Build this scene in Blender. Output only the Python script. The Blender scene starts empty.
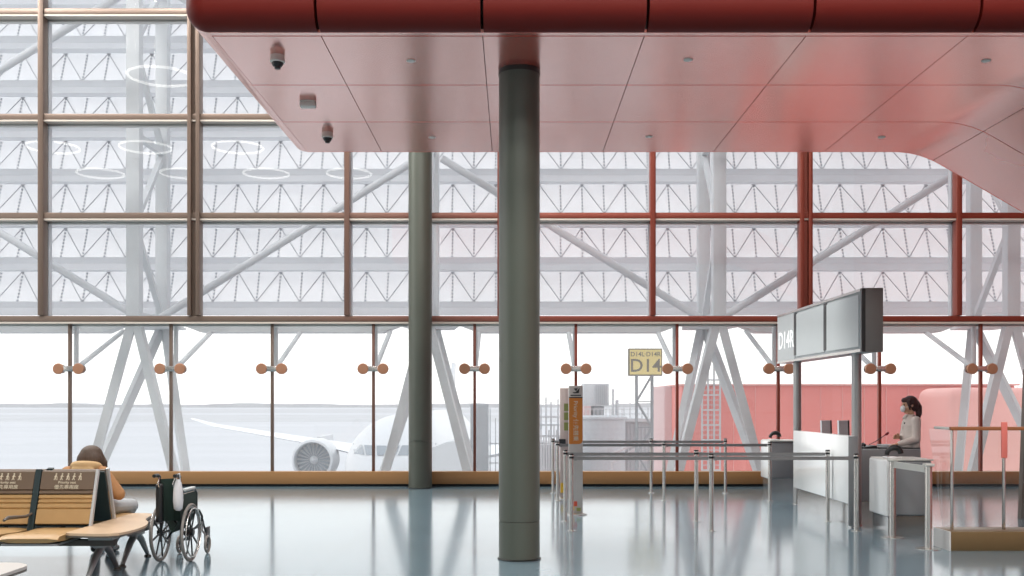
import bpy, bmesh, math, random
from mathutils import Vector, Matrix
random.seed(7)
PI = math.pi
S = bpy.context.scene
COL = S.collection
F = 1024.0          # focal length in pixels (36 mm lens on a 36 mm sensor)
CX, HY, EYE = 513.0, 402.0, 1.6

def X(px, Y): return (px - CX) / F * Y
def Z(py, Y): return EYE + (HY - py) / F * Y

def lin(r, g, b):
    f = lambda c: (c/255/12.92) if c/255 <= .04045 else ((c/255+.055)/1.055)**2.4
    return (f(r), f(g), f(b))

# ------------------------------------------------------------------ materials
def mat(name, col, rough=.5, metal=0., var=.06, scale=6., spec=.5, coat=0., emit=None, estr=0., bump=0., transl=0., stretch=None):
    m = bpy.data.materials.new(name); m.use_nodes = True
    nt = m.node_tree; N = nt.nodes; L = nt.links
    b = N['Principled BSDF']
    tc = N.new('ShaderNodeTexCoord'); nz = N.new('ShaderNodeTexNoise'); nz.inputs['Scale'].default_value = scale
    nz.inputs['Detail'].default_value = 3
    if stretch:
        mp = N.new('ShaderNodeMapping'); mp.inputs['Scale'].default_value = stretch
        L.new(tc.outputs['Object'], mp.inputs['Vector']); L.new(mp.outputs['Vector'], nz.inputs['Vector'])
    else:
        L.new(tc.outputs['Object'], nz.inputs['Vector'])
    mx = N.new('ShaderNodeMix'); mx.data_type = 'RGBA'
    lo = tuple(c*(1-var) for c in col) + (1,); hi = tuple(min(1, c*(1+var)) for c in col) + (1,)
    mx.inputs[6].default_value = lo; mx.inputs[7].default_value = hi
    L.new(nz.outputs['Fac'], mx.inputs[0]); L.new(mx.outputs[2], b.inputs['Base Color'])
    b.inputs['Roughness'].default_value = rough; b.inputs['Metallic'].default_value = metal
    b.inputs['Specular IOR Level'].default_value = spec
    b.inputs['Coat Weight'].default_value = coat; b.inputs['Coat Roughness'].default_value = .1
    if emit:
        b.inputs['Emission Color'].default_value = emit + (1,); b.inputs['Emission Strength'].default_value = estr
    if bump:
        bp = N.new('ShaderNodeBump'); bp.inputs['Strength'].default_value = bump; bp.inputs['Distance'].default_value = .01
        L.new(nz.outputs['Fac'], bp.inputs['Height']); L.new(bp.outputs['Normal'], b.inputs['Normal'])
    if transl:
        out = [n for n in N if n.type == 'OUTPUT_MATERIAL'][0]
        tr = N.new('ShaderNodeBsdfTranslucent'); tr.inputs['Color'].default_value = hi
        ms = N.new('ShaderNodeMixShader'); ms.inputs[0].default_value = transl
        L.new(b.outputs[0], ms.inputs[1]); L.new(tr.outputs[0], ms.inputs[2]); L.new(ms.outputs[0], out.inputs['Surface'])
    return m

def glass_mat(name, tint=(.96,.97,.97), f0=.08, rough=.0, veil=0.):
    m = bpy.data.materials.new(name); m.use_nodes = True
    nt = m.node_tree; N = nt.nodes; L = nt.links
    N.clear()
    out = N.new('ShaderNodeOutputMaterial'); tr = N.new('ShaderNodeBsdfTransparent'); gl = N.new('ShaderNodeBsdfGlossy')
    tr.inputs[0].default_value = tint + (1,); gl.inputs['Roughness'].default_value = rough
    gl.inputs['Color'].default_value = (1,1,1,1)
    ge = N.new('ShaderNodeNewGeometry'); dt = N.new('ShaderNodeVectorMath'); dt.operation = 'DOT_PRODUCT'
    L.new(ge.outputs['Incoming'], dt.inputs[0]); L.new(ge.outputs['Normal'], dt.inputs[1])
    def mth(op, a, bval=None):
        n = N.new('ShaderNodeMath'); n.operation = op; L.new(a, n.inputs[0])
        if bval is not None: n.inputs[1].default_value = bval
        return n.outputs[0]
    ab = mth('ABSOLUTE', dt.outputs['Value'])
    iv = N.new('ShaderNodeMath'); iv.operation = 'SUBTRACT'; iv.inputs[0].default_value = 1; L.new(ab, iv.inputs[1])
    p5 = mth('POWER', iv.outputs[0], 5.)
    f = mth('ADD', mth('MULTIPLY', p5, 1-f0), f0)
    ms = N.new('ShaderNodeMixShader'); L.new(f, ms.inputs[0]); L.new(tr.outputs[0], ms.inputs[1]); L.new(gl.outputs[0], ms.inputs[2])
    if veil:      # outdoor haze put into the glass as a translucent white share
        tl = N.new('ShaderNodeBsdfTranslucent'); tl.inputs['Color'].default_value = (.95,.96,.97,1)
        m2 = N.new('ShaderNodeMixShader'); m2.inputs[0].default_value = veil
        L.new(ms.outputs[0], m2.inputs[1]); L.new(tl.outputs[0], m2.inputs[2]); L.new(m2.outputs[0], out.inputs['Surface'])
    else:
        L.new(ms.outputs[0], out.inputs['Surface'])
    return m
def perforated(m, f):          # open holes of a fritted or perforated sheet
    nt = m.node_tree; N = nt.nodes; L = nt.links
    out = [n for n in N if n.type == 'OUTPUT_MATERIAL'][0]; src = out.inputs['Surface'].links[0].from_socket
    tr = N.new('ShaderNodeBsdfTransparent'); ms = N.new('ShaderNodeMixShader'); ms.inputs[0].default_value = f
    L.new(src, ms.inputs[1]); L.new(tr.outputs[0], ms.inputs[2]); L.new(ms.outputs[0], out.inputs['Surface'])

M = {}
M['red'] = mat('red_lacquer_panel', (.88,.11,.065), rough=.35, metal=.15, var=.05, scale=.8, spec=.75, coat=1.)

def lacquer(m):            # pearl lacquer: red body colour under a sheen that grows towards grazing view
    nt = m.node_tree; N = nt.nodes; L = nt.links
    out = [n for n in N if n.type == 'OUTPUT_MATERIAL'][0]; src = N['Principled BSDF']
    src.inputs['Coat Weight'].default_value = 0; src.inputs['Metallic'].default_value = 0
    gl = N.new('ShaderNodeBsdfGlossy'); gl.inputs['Color'].default_value = (1.0,.81,.76,1); gl.inputs['Roughness'].default_value = .2
    lw = N.new('ShaderNodeLayerWeight'); lw.inputs['Blend'].default_value = .5
    mr = N.new('ShaderNodeMapRange'); mr.inputs['To Min'].default_value = .22; mr.inputs['To Max'].default_value = .86
    L.new(lw.outputs['Facing'], mr.inputs['Value'])
    ms = N.new('ShaderNodeMixShader'); L.new(mr.outputs[0], ms.inputs[0]); L.new(src.outputs[0], ms.inputs[1]); L.new(gl.outputs[0], ms.inputs[2])
    L.new(ms.outputs[0], out.inputs['Surface'])
lacquer(M['red'])
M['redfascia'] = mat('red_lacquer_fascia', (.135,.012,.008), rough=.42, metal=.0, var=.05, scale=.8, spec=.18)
M['seam'] = mat('dark_joint', (.10,.06,.055), rough=.7)
M['column'] = mat('grey_green_column_paint', (.085,.094,.076), rough=.38, var=.05, scale=3)
M['collar'] = mat('black_collar', (.012,.014,.013), rough=.4)
M['bronze'] = mat('bronze_anodised', (.26,.165,.115), rough=.4, metal=.35, var=.08, scale=3)
M['wood'] = mat('bronze_wood_kick_panel', lin(160,118,74), rough=.45, var=.08, scale=2, stretch=(.4,6,6))
M['black'] = mat('black_plastic', (.012,.013,.014), rough=.35)
M['gap'] = mat('dark_recess', (.02,.025,.03), rough=.7)
M['cream'] = mat('cream_anodised_lip', (.62,.55,.48), rough=.45)
M['alu'] = mat('aluminium_cap', (.62,.62,.58), rough=.4, metal=.3)
M['steel'] = mat('brushed_steel', (.62,.60,.57), rough=.27, metal=.9, var=.05, scale=30)
M['chrome'] = mat('polished_steel', (.75,.75,.75), rough=.12, metal=1.)
M['copper'] = mat('copper_disc', lin(172,124,96), rough=.45, metal=.15, var=.1, scale=8)
M['white_steel'] = mat('white_painted_steel', (.66,.685,.70), rough=.5, var=.05)
M['mast'] = mat('grey_white_mast_paint', (.66,.69,.71), rough=.5, var=.05)
M['brace'] = mat('grey_brace_paint', (.58,.60,.63), rough=.5, var=.05)
M['band'] = mat('pale_louver_beam', (.75,.76,.78), rough=.55, var=.03, transl=.5)
M['panel'] = mat('fritted_white_panel', (.88,.89,.91), rough=.6, var=.04, scale=30, transl=.55)
M['rod'] = mat('dark_tie_rod', (.30,.31,.33), rough=.5)
M['stud'] = mat('grey_stud', (.30,.32,.35), rough=.5)
M['gutter'] = mat('pale_gutter', (.60,.62,.63), rough=.5)
M['wallgrey'] = mat('interior_wall', (.50,.50,.49), rough=.8, var=.05, scale=1)
M['redwall'] = mat('red_wall', (.42,.07,.05), rough=.6, var=.05, scale=1)
M['ceil'] = mat('interior_ceiling', (.55,.55,.54), rough=.8, var=.05, scale=1)
M['apron'] = mat('pale_apron_concrete', (.54,.54,.56), rough=.9, var=.10, scale=.02, stretch=(.25,3,1), spec=.2)
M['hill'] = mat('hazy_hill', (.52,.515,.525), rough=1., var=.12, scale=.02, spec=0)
M['plane'] = mat('airliner_white', (.57,.58,.60), rough=.35, var=.03)
M['planew'] = mat('wing_white', (.80,.80,.81), rough=.4, var=.03)
M['planeglass'] = mat('cockpit_glass', (.22,.25,.28), rough=.2)
M['fan'] = mat('engine_fan', (.40,.41,.43), rough=.4)
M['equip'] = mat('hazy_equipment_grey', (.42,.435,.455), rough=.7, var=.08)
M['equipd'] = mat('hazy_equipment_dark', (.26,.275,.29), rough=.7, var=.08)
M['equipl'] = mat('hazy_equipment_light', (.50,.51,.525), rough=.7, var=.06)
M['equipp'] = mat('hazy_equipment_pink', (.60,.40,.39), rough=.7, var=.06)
M['salmon'] = mat('red_jet_bridge_cladding', (.74,.185,.15), rough=.6, var=.06, scale=.7, stretch=(3,1,.3))
M['salmonl'] = mat('pale_red_cladding', (.80,.38,.33), rough=.6, var=.05, scale=.7)
M['signy'] = mat('yellow_sign_face', lin(244,222,140), rough=.5, var=.03)
M['signink'] = mat('grey_sign_ink', lin(120,112,92), rough=.6)
M['tan'] = mat('tan_leather', lin(172,138,92), rough=.45, var=.08, scale=12)
M['brownl'] = mat('brown_leather', lin(104,86,70), rough=.5, var=.08, scale=12)
M['shell'] = mat('dark_seat_shell', (.015,.03,.033), rough=.5)
M['framel'] = mat('pale_cast_aluminium', (.55,.55,.55), rough=.4, metal=.3)
M['frame'] = mat('grey_cast_aluminium', (.36,.36,.36), rough=.4, metal=.6)
M['table'] = mat('pale_wood_laminate', lin(200,172,142), rough=.35, var=.08, scale=3, stretch=(10,1,1))
M['tableg'] = mat('pale_grey_laminate', lin(190,186,182), rough=.4, var=.04)
M['edge'] = mat('dark_edge_band', (.10,.085,.07), rough=.5)
M['ink'] = mat('cream_print', lin(208,196,172), rough=.6)
M['counter'] = mat('white_counter_panel', (.84,.86,.86), rough=.2, var=.03, scale=2, coat=.3)
M['countergrey'] = mat('grey_counter_panel', (.24,.25,.26), rough=.35, var=.05, scale=2)
M['plinth'] = mat('steel_plinth', (.60,.60,.60), rough=.18, metal=.85)
M['screen'] = mat('blank_display', (.44,.48,.49), rough=.28, var=.03)
M['signgrey'] = mat('grey_sign_housing', (.42,.45,.46), rough=.35, var=.04)
M['signside'] = mat('taupe_sign_end', (.17,.155,.145), rough=.5)
M['monitor'] = mat('silver_monitor_back', (.62,.68,.72), rough=.4)
M['whitelet'] = mat('white_lettering', (.85,.86,.86), rough=.5, emit=(1,1,1), estr=.25)
M['totem'] = mat('totem_grey', (.50,.48,.46), rough=.4)
M['totempink'] = mat('totem_pale_pink', (.60,.50,.47), rough=.4)
M['orange'] = mat('totem_orange', lin(206,124,42), rough=.45, var=.04)
M['green'] = mat('olive_green_label', lin(140,148,84), rough=.5)
M['yellow'] = mat('yellow_label', lin(226,182,60), rough=.5)
M['redlab'] = mat('red_label', lin(206,84,60), rough=.5)
M['belt'] = mat('grey_belt_webbing', (.24,.24,.24), rough=.7, var=.1, scale=40)
M['tyre'] = mat('grey_tyre', (.26,.24,.22), rough=.7)
M['bag'] = mat('white_plastic_bag', (.66,.66,.68), rough=.5, var=.1, scale=20, bump=.6)
M['pad'] = mat('pale_arm_pad', (.50,.54,.54), rough=.5)
M['greenf'] = mat('dark_green_upholstery', (.012,.03,.022), rough=.7, var=.2)
M['skin'] = mat('skin', lin(214,164,134), rough=.5, var=.05)
M['hairb'] = mat('brown_hair', (.075,.045,.028), rough=.55, var=.5, scale=14, stretch=(9,9,1.2), bump=.5)
M['hairr'] = mat('dark_auburn_hair', (.04,.012,.012), rough=.5, var=.5, scale=14, stretch=(9,9,1.2), bump=.5)
M['jacket'] = mat('tan_jacket', lin(172,126,84), rough=.75, var=.12, scale=9, bump=.4)
M['hood'] = mat('cream_collar', lin(190,158,114), rough=.8, var=.12, scale=12, bump=.4)
M['denim'] = mat('pale_grey_trousers', (.40,.42,.44), rough=.8, var=.1, scale=20)
M['dark'] = mat('dark_cloth', (.02,.02,.024), rough=.8)
M['blouse'] = mat('white_blouse', lin(212,202,196), rough=.7, var=.05, scale=14, bump=.3)
M['mask'] = mat('white_face_mask', (.80,.81,.83), rough=.7)
M['eye'] = mat('eye', (.02,.015,.012), rough=.2)
M['lip'] = mat('lip', lin(176,104,92), rough=.5)
M['redtip'] = mat('red_microphone_tip', (.22,.02,.03), rough=.6)
M['handrail'] = mat('brown_handrail', lin(150,92,52), rough=.4, var=.1, stretch=(.5,6,6))
M['bronzebase'] = mat('bronze_base_cladding', lin(122,98,66), rough=.32, metal=.45, var=.06)
M['whitepanel'] = mat('pale_end_panel', (.64,.64,.63), rough=.4)
M['taupe'] = mat('taupe_panel', (.12,.095,.08), rough=.5)
M['cam'] = mat('white_housing', (.80,.74,.68), rough=.5)
M['ring'] = mat('ring_lamp_glow', (.9,.9,.85), emit=(1,.97,.9), estr=4.)
M['glass'] = glass_mat('window_glass', f0=.06, veil=.17)
M['glassup'] = glass_mat('upper_window_glass', tint=(.95,.955,.965), f0=.07, veil=.17)
perforated(M['panel'], .42); perforated(M['band'], .12)
M['railglass'] = glass_mat('balustrade_glass', tint=(.93,.96,.95), f0=.06)

# red reflections painted into the bronze base colour, growing along the hall
def bronze_red_reflection():
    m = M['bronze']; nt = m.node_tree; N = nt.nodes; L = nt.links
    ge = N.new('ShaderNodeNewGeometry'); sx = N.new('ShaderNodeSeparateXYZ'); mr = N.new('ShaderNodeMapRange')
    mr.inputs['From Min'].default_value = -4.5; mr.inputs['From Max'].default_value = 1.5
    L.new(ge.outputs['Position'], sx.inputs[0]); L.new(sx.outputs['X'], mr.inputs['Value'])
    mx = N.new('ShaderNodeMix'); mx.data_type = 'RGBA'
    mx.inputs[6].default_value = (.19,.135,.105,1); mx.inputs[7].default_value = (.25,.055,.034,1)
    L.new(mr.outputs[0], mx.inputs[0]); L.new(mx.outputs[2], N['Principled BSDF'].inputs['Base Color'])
bronze_red_reflection()

def floor_mat():
    m = bpy.data.materials.new('polished_stone_floor'); m.use_nodes = True
    nt = m.node_tree; N = nt.nodes; L = nt.links; b = N['Principled BSDF']
    ge = N.new('ShaderNodeNewGeometry')
    mp = N.new('ShaderNodeMapping'); mp.inputs['Location'].default_value = (1.84, -9.75, 0)
    L.new(ge.outputs['Position'], mp.inputs['Vector'])
    br = N.new('ShaderNodeTexBrick'); br.offset = 0; br.inputs['Scale'].default_value = 1
    br.inputs['Brick Width'].default_value = 3.6; br.inputs['Row Height'].default_value = 1.8
    br.inputs['Mortar Size'].default_value = .006; br.inputs['Mortar Smooth'].default_value = .1
    br.inputs['Color1'].default_value = (.185,.27,.32,1); br.inputs['Color2'].default_value = (.20,.285,.335,1)
    br.inputs['Mortar'].default_value = (.08,.11,.12,1)
    L.new(mp.outputs[0], br.inputs['Vector'])
    nz = N.new('ShaderNodeTexNoise'); nz.inputs['Scale'].default_value = .8; nz.inputs['Detail'].default_value = 6
    L.new(ge.outputs['Position'], nz.inputs['Vector'])
    mx = N.new('ShaderNodeMix'); mx.data_type = 'RGBA'; mx.blend_type = 'MULTIPLY'; mx.inputs[0].default_value = .35
    L.new(br.outputs['Color'], mx.inputs[6]); L.new(nz.outputs['Fac'], mx.inputs[7]); L.new(mx.outputs[2], b.inputs['Base Color'])
    mr = N.new('ShaderNodeMapRange'); mr.inputs['To Min'].default_value = .10; mr.inputs['To Max'].default_value = .16
    L.new(nz.outputs['Fac'], mr.inputs['Value']); L.new(mr.outputs[0], b.inputs['Roughness'])
    b.inputs['Specular IOR Level'].default_value = .62
    return m
M['floor'] = floor_mat()

# ------------------------------------------------------------------ mesh helpers
class MB:
    def __init__(s): s.bm = bmesh.new()
    def poly(s, pts):
        vs = [s.bm.verts.new(p) for p in pts]; return s.bm.faces.new(vs)
    def box(s, x0, x1, y0, y1, z0, z1, bev=0., seg=2):
        v = [s.bm.verts.new((x,y,z)) for z in (z0,z1) for y in (y0,y1) for x in (x0,x1)]
        fs = [s.bm.faces.new([v[i] for i in q]) for q in ((0,2,3,1),(4,5,7,6),(0,1,5,4),(2,6,7,3),(0,4,6,2),(1,3,7,5))]
        if bev:
            es = list({e for f in fs for e in f.edges})
            bmesh.ops.bevel(s.bm, geom=es, offset=bev, segments=seg, profile=.5, affect='EDGES')
        return s
    def bar(s, p, q, w, h=None, up=(0,0,1)):
        h = h or w; p = Vector(p); q = Vector(q); d = (q-p).normalized(); u = Vector(up)
        if abs(d.dot(u)) > .99: u = Vector((0,1,0))
        a = d.cross(u).normalized(); b = a.cross(d)
        c = [a*w/2*i + b*h/2*j for i, j in ((-1,-1),(1,-1),(1,1),(-1,1))]
        v = [s.bm.verts.new(p+k) for k in c] + [s.bm.verts.new(q+k) for k in c]
        for f in ((3,2,1,0),(4,5,6,7),(0,1,5,4),(1,2,6,5),(2,3,7,6),(3,0,4,7)): s.bm.faces.new([v[i] for i in f])
        return s
    def tube(s, pts, r, n=10, closed=False, caps=True):
        pts = [Vector(p) for p in pts]; k = len(pts)
        rr = r if isinstance(r, (list, tuple)) else [r]*k
        rings = []; ref = None
        for i, p in enumerate(pts):
            if closed: d = pts[(i+1) % k]-pts[i-1]
            elif i == 0: d = pts[1]-p
            elif i == k-1: d = p-pts[-2]
            else: d = (pts[i+1]-p).normalized()+(p-pts[i-1]).normalized()
            d.normalize()
            if ref is None: ref = Vector((0,0,1)) if abs(d.z) < .9 else Vector((0,1,0))
            a = (ref - d*ref.dot(d)).normalized(); ref = a; b = d.cross(a)
            rings.append([s.bm.verts.new(p + (a*math.cos(2*PI*j/n)+b*math.sin(2*PI*j/n))*rr[i]) for j in range(n)])
        for i in range(k if closed else k-1):
            A, B = rings[i], rings[(i+1) % k]
            for j in range(n): s.bm.faces.new((A[j], A[(j+1)%n], B[(j+1)%n], B[j]))
        if caps and not closed:
            s.bm.faces.new(rings[0][::-1]); s.bm.faces.new(rings[-1])
        return s
    def lathe(s, prof, c=(0,0,0), n=24, axis='Z', caps=True):
        c = Vector(c); rings = []
        for r, h in prof:
            ring = []
            for j in range(n):
                a = 2*PI*j/n; u, v = r*math.cos(a), r*math.sin(a)
                o = {'Z': (u,v,h), 'Y': (u,h,v), 'X': (h,u,v)}[axis]
                ring.append(s.bm.verts.new(c+Vector(o)))
            rings.append(ring)
        for A, B in zip(rings, rings[1:]):
            for j in range(n): s.bm.faces.new((A[j], A[(j+1)%n], B[(j+1)%n], B[j]))
        if caps:
            s.bm.faces.new(rings[0][::-1]); s.bm.faces.new(rings[-1])
        return s
    def ball(s, c, r, sc=(1,1,1), n=16, m=10):
        prof = [(max(1e-4, math.sin(PI*i/m)), -math.cos(PI*i/m)) for i in range(m+1)]
        c = Vector(c); rings = []
        for pr, h in prof:
            rings.append([s.bm.verts.new(c+Vector((pr*math.cos(2*PI*j/n)*r*sc[0], pr*math.sin(2*PI*j/n)*r*sc[1], h*r*sc[2]))) for j in range(n)])
        for A, B in zip(rings, rings[1:]):
            for j in range(n): s.bm.faces.new((A[j], A[(j+1)%n], B[(j+1)%n], B[j]))
        s.bm.faces.new(rings[0][::-1]); s.bm.faces.new(rings[-1])
        return s
    def loft(s, rings):        # rings: lists of points, equal length
        R = [[s.bm.verts.new(p) for p in r] for r in rings]; n = len(R[0])
        for A, B in zip(R, R[1:]):
            for j in range(n): s.bm.faces.new((A[j], A[(j+1)%n], B[(j+1)%n], B[j]))
        s.bm.faces.new(R[0][::-1]); s.bm.faces.new(R[-1])
        return s
    def prism(s, pts, vec):    # planar outline extruded along vec
        vec = Vector(vec)
        a = [s.bm.verts.new(p) for p in pts]; b = [s.bm.verts.new(Vector(p)+vec) for p in pts]; n = len(a)
        s.bm.faces.new(a[::-1]); s.bm.faces.new(b)
        for j in range(n): s.bm.faces.new((a[j], a[(j+1)%n], b[(j+1)%n], b[j]))
        return s
    def chain(s, pr, n=12):    # fused limb: (point, radius) list; ball at each joint, frustum between
        for (p, r) in pr: s.ball(p, r, n=n, m=8)
        for (p, r), (q, t) in zip(pr, pr[1:]): s.tube([p, q], [r*.985, t*.985], n=n)
        return s
    def build(s, name, m, parent=None, smooth=35, world=True):
        bmesh.ops.recalc_face_normals(s.bm, faces=s.bm.faces)
        me = bpy.data.meshes.new(name); s.bm.to_mesh(me); s.bm.free()
        return link(name, me, m, parent, smooth, world)

def woff(o):
    v = Vector((0,0,0))
    while o is not None: v += o.location; o = o.parent
    return v
def link(name, me, m, parent=None, smooth=35, world=True):
    if world and parent is not None:
        me.transform(Matrix.Translation(-woff(parent)))
    if smooth:
        me.polygons.foreach_set('use_smooth', [True]*len(me.polygons)); me.set_sharp_from_angle(angle=math.radians(smooth))
    me.materials.clear(); me.materials.append(M[m] if isinstance(m, str) else m)
    o = bpy.data.objects.new(name, me); COL.objects.link(o)
    if parent is not None: o.parent = parent
    return o
def voxel(mb, size, smooth=3):
    """fuse everything in mb into one continuous skin"""
    bmesh.ops.recalc_face_normals(mb.bm, faces=mb.bm.faces)
    me = bpy.data.meshes.new('tmp'); mb.bm.to_mesh(me); mb.bm.free()
    o = bpy.data.objects.new('tmp', me); COL.objects.link(o)
    r = o.modifiers.new('r', 'REMESH'); r.mode = 'VOXEL'; r.voxel_size = size
    k = o.modifiers.new('s', 'SMOOTH'); k.factor = .5; k.iterations = smooth
    dg = bpy.context.evaluated_depsgraph_get()
    out = bpy.data.meshes.new_from_object(o.evaluated_get(dg))
    bpy.data.objects.remove(o); return out
def text(name, body, size, m, mtx, parent, extrude=.002, align='CENTER', bold=.012):
    cu = bpy.data.curves.new('t', 'FONT'); cu.body = body; cu.size = size; cu.extrude = extrude
    cu.offset = size*bold; cu.align_x = align; cu.align_y = 'CENTER'; cu.resolution_u = 3
    o = bpy.data.objects.new('t', cu); COL.objects.link(o)
    dg = bpy.context.evaluated_depsgraph_get()
    me = bpy.data.meshes.new_from_object(o.evaluated_get(dg)); bpy.data.objects.remove(o)
    me.transform(mtx)
    return link(name, me, m, parent, 0)
def frame_mtx(loc, xa, ya):
    xa = Vector(xa).normalized(); ya = Vector(ya).normalized(); za = xa.cross(ya)
    m = Matrix((xa, ya, za)).transposed().to_4x4(); m.translation = Vector(loc); return m

def tag(o, label=None, cat=None, group=None, kind=None):
    if label: o['label'] = label
    if cat: o['category'] = cat
    if group: o['group'] = group
    if kind: o['kind'] = kind
    return o
def thing(name, loc, label, cat, group=None):
    o = bpy.data.objects.new(name, None); o.empty_display_size = .1; COL.objects.link(o); o.location = loc
    return tag(o, label, cat, group)
def struct(o, label=None):
    return tag(o, label, None, None, 'structure')
def dup(root, loc, label):
    r = root.copy(); COL.objects.link(r); r.location = loc; r['label'] = label
    for ch in list(root.children):
        c = ch.copy(); COL.objects.link(c); c.parent = r
        for g in list(ch.children):
            d = g.copy(); COL.objects.link(d); d.parent = c
    return r
ORD = ['first','second','third','fourth','fifth','sixth','seventh','eighth','ninth','tenth','eleventh','twelfth']

# ------------------------------------------------------------------ room shell
WY = 19.5
XL, XR, YB, ZC = -19., 16., -9., 13.
b = MB(); b.box(XL, XR, YB, WY+.15, -.3, 0); struct(b.build('floor', 'floor', smooth=0), 'polished blue-grey stone floor with large tiles')
b = MB(); b.box(XL, XR, YB, WY+.15, ZC, ZC+.3); struct(b.build('ceiling', 'ceil', smooth=0))
b = MB(); b.box(XL-.3, XL, YB, 2, 0, ZC); b.box(XL-.3, XL, 2, WY+.15, 0, .6); b.box(XL-.3, XL, 2, WY+.15, 9.5, ZC); b.box(XL-.3, XL, 18.5, WY+.15, .6, 9.5)  # opening added out of view so daylight reaches the left-facing sides
for y in (7.5, 13): b.box(XL-.2, XL-.05, y-.06, y+.06, .6, 9.5)
struct(b.build('wall_left', 'wallgrey', smooth=0), 'unseen side wall with a large opening added to let in daylight')
b = MB(); b.box(XR, XR+.3, YB, WY+.15, 0, ZC); struct(b.build('wall_right', 'redwall', smooth=0))
b = MB(); b.box(XL, XR, YB-.3, YB, 0, ZC); struct(b.build('wall_back', 'wallgrey', smooth=0))
b = MB(); b.box(XL, -14.6, WY, WY+.15, 0, ZC); b.box(14.6, XR, WY, WY+.15, 0, ZC); struct(b.build('wall_window_side', 'wallgrey', smooth=0))
# kick panel under the glass
b = MB(); b.box(-14.6, 14.6, WY-.16, WY+.05, .05, .285, .006); struct(b.build('baseboard_window_side', 'wood'), 'bronze-brown kick panel running under the window wall')
b = MB(); b.box(-14.6, 14.6, WY-.10, WY+.05, 0, .05); struct(b.build('trim_1', 'gap'))
# transoms
tz = [Z(319.5, WY), Z(217, WY), Z(119, WY), Z(14.5, WY), Z(14.5, WY)+1.93]
ntrim = 2; nwin = 1
for i, z in enumerate(tz):
    h = .055
    t = MB(); t.box(-14.6, 14.6, WY-.17, WY+.02, z-h, z+h, .008)
    o = struct(t.build('trim_%d' % ntrim, 'bronze')); ntrim += 1
    t = MB(); t.box(-14.6, 14.6, WY-.165, WY+.02, z-h-.035, z-h-.002); t.build('lower_lip', 'cream', o)
    t = MB(); t.box(-14.6, 14.6, WY+.05, WY+.16, z-h-.07, z+h-.01); t.build('outer_cap', 'alu', o)
# upper mullions
ux = [X(45+151.7*k, WY) for k in range(-2, 9)]
thick = {1+2, 5+2}
for k, x in enumerate(ux):
    t = MB()
    zs, ze = tz[0]+.06, ZC
    if k in thick or k in (-1,):
        t.box(x-.115, x-.045, WY-.22, WY+.02, zs, ze, .006); t.box(x+.045, x+.115, WY-.22, WY+.02, zs, ze, .006)
        t.box(x-.05, x+.05, WY-.12, WY+.02, zs, ze)
    else:
        t.box(x-.05, x+.05, WY-.20, WY+.02, zs, ze, .006)
    o = struct(t.build('trim_%d' % ntrim, 'bronze')); ntrim += 1
    t = MB(); t.box(x-.055, x+.055, WY+.05, WY+.18, zs, ze); t.build('outer_cap', 'brace', o)
lx = [X(70.3+101.1*k, WY) for k in range(-2, 12)]
for x in lx:
    t = MB(); t.box(x-.026, x+.026, WY-.05, WY+.03, .285, tz[0]-.055, .004)
    struct(t.build('trim_%d' % ntrim, 'bronze')); ntrim += 1
# panes, each its own window
def pane(x0, x1, z0, z1, m):
    global nwin
    t = MB(); t.poly([(x0,WY+.035,z0),(x1,WY+.035,z0),(x1,WY+.035,z1),(x0,WY+.035,z1)])
    struct(t.build('window_%d' % nwin, m, smooth=0)); nwin += 1
edges = [-14.6]+[x for x in lx if -14.5 < x < 14.5]+[14.6]
for a, c in zip(edges, edges[1:]): pane(a, c, .285, tz[0], 'glass')
edges = [-14.6]+[x for x in ux if -14.5 < x < 14.5]+[14.6]
zz = tz+[ZC]
for z0, z1 in zip(zz, zz[1:]):
    for a, c in zip(edges, edges[1:]): pane(a, c, z0, z1, 'glassup')

# ------------------------------------------------------------------ red canopy over the gate
SZ = 4.98; R0 = 5.15; RR = 1.25; TH = math.radians(30)
rowY = [9.46, 10.92, 12.36, 13.84]
SL = -2.78
def surf(s):               # arc length along the section -> x, z, normal (pointing down-ish)
    if s <= R0: return s, SZ, Vector((0,0,-1))
    a = (s-R0)/RR
    if a <= TH: return R0+RR*math.sin(a), SZ-RR+RR*math.cos(a), Vector((-math.sin(a),0,-math.cos(a)))
    e = s-R0-RR*TH
    return R0+RR*math.sin(TH)+e*math.cos(TH), SZ-RR+RR*math.cos(TH)-e*math.sin(TH), Vector((-math.sin(TH),0,-math.cos(TH)))
canopy = MB()
SE = 11.2
seams = [SL]+[-.28+1.493*k for k in range(-1, 8)]
seams = [s for s in seams if s < SE]+[SE]
def sub(a, c, step=.12):
    if c <= R0 or a > R0+RR*TH+.01: return [a, c]
    n = max(2, int((c-a)/step)); return [a+(c-a)*i/n for i in range(n+1)]
G = .008
for a, c in zip(seams, seams[1:]):
    for y0, y1 in zip(rowY, rowY[1:]):
        ss = sub(a+.004, c-.004)
        prev = None
        for s in ss:
            x, z, n = surf(s)
            cur = [canopy.bm.verts.new(p) for p in ((x,y0+G,z),(x,y1-G,z),(x-n.x*.02,y1-G,z-n.z*.02),(x-n.x*.02,y0+G,z-n.z*.02))]
            if prev:
                for j in range(4): canopy.bm.faces.new((prev[j],prev[(j+1)%4],cur[(j+1)%4],cur[j]))
            else: canopy.bm.faces.new(cur)
            prev = cur
        canopy.bm.faces.new(prev[::-1])
root = struct(canopy.build('ceiling_canopy', 'red', smooth=20), 'glossy red panelled canopy over the boarding gate, sloping down at one end')
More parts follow.
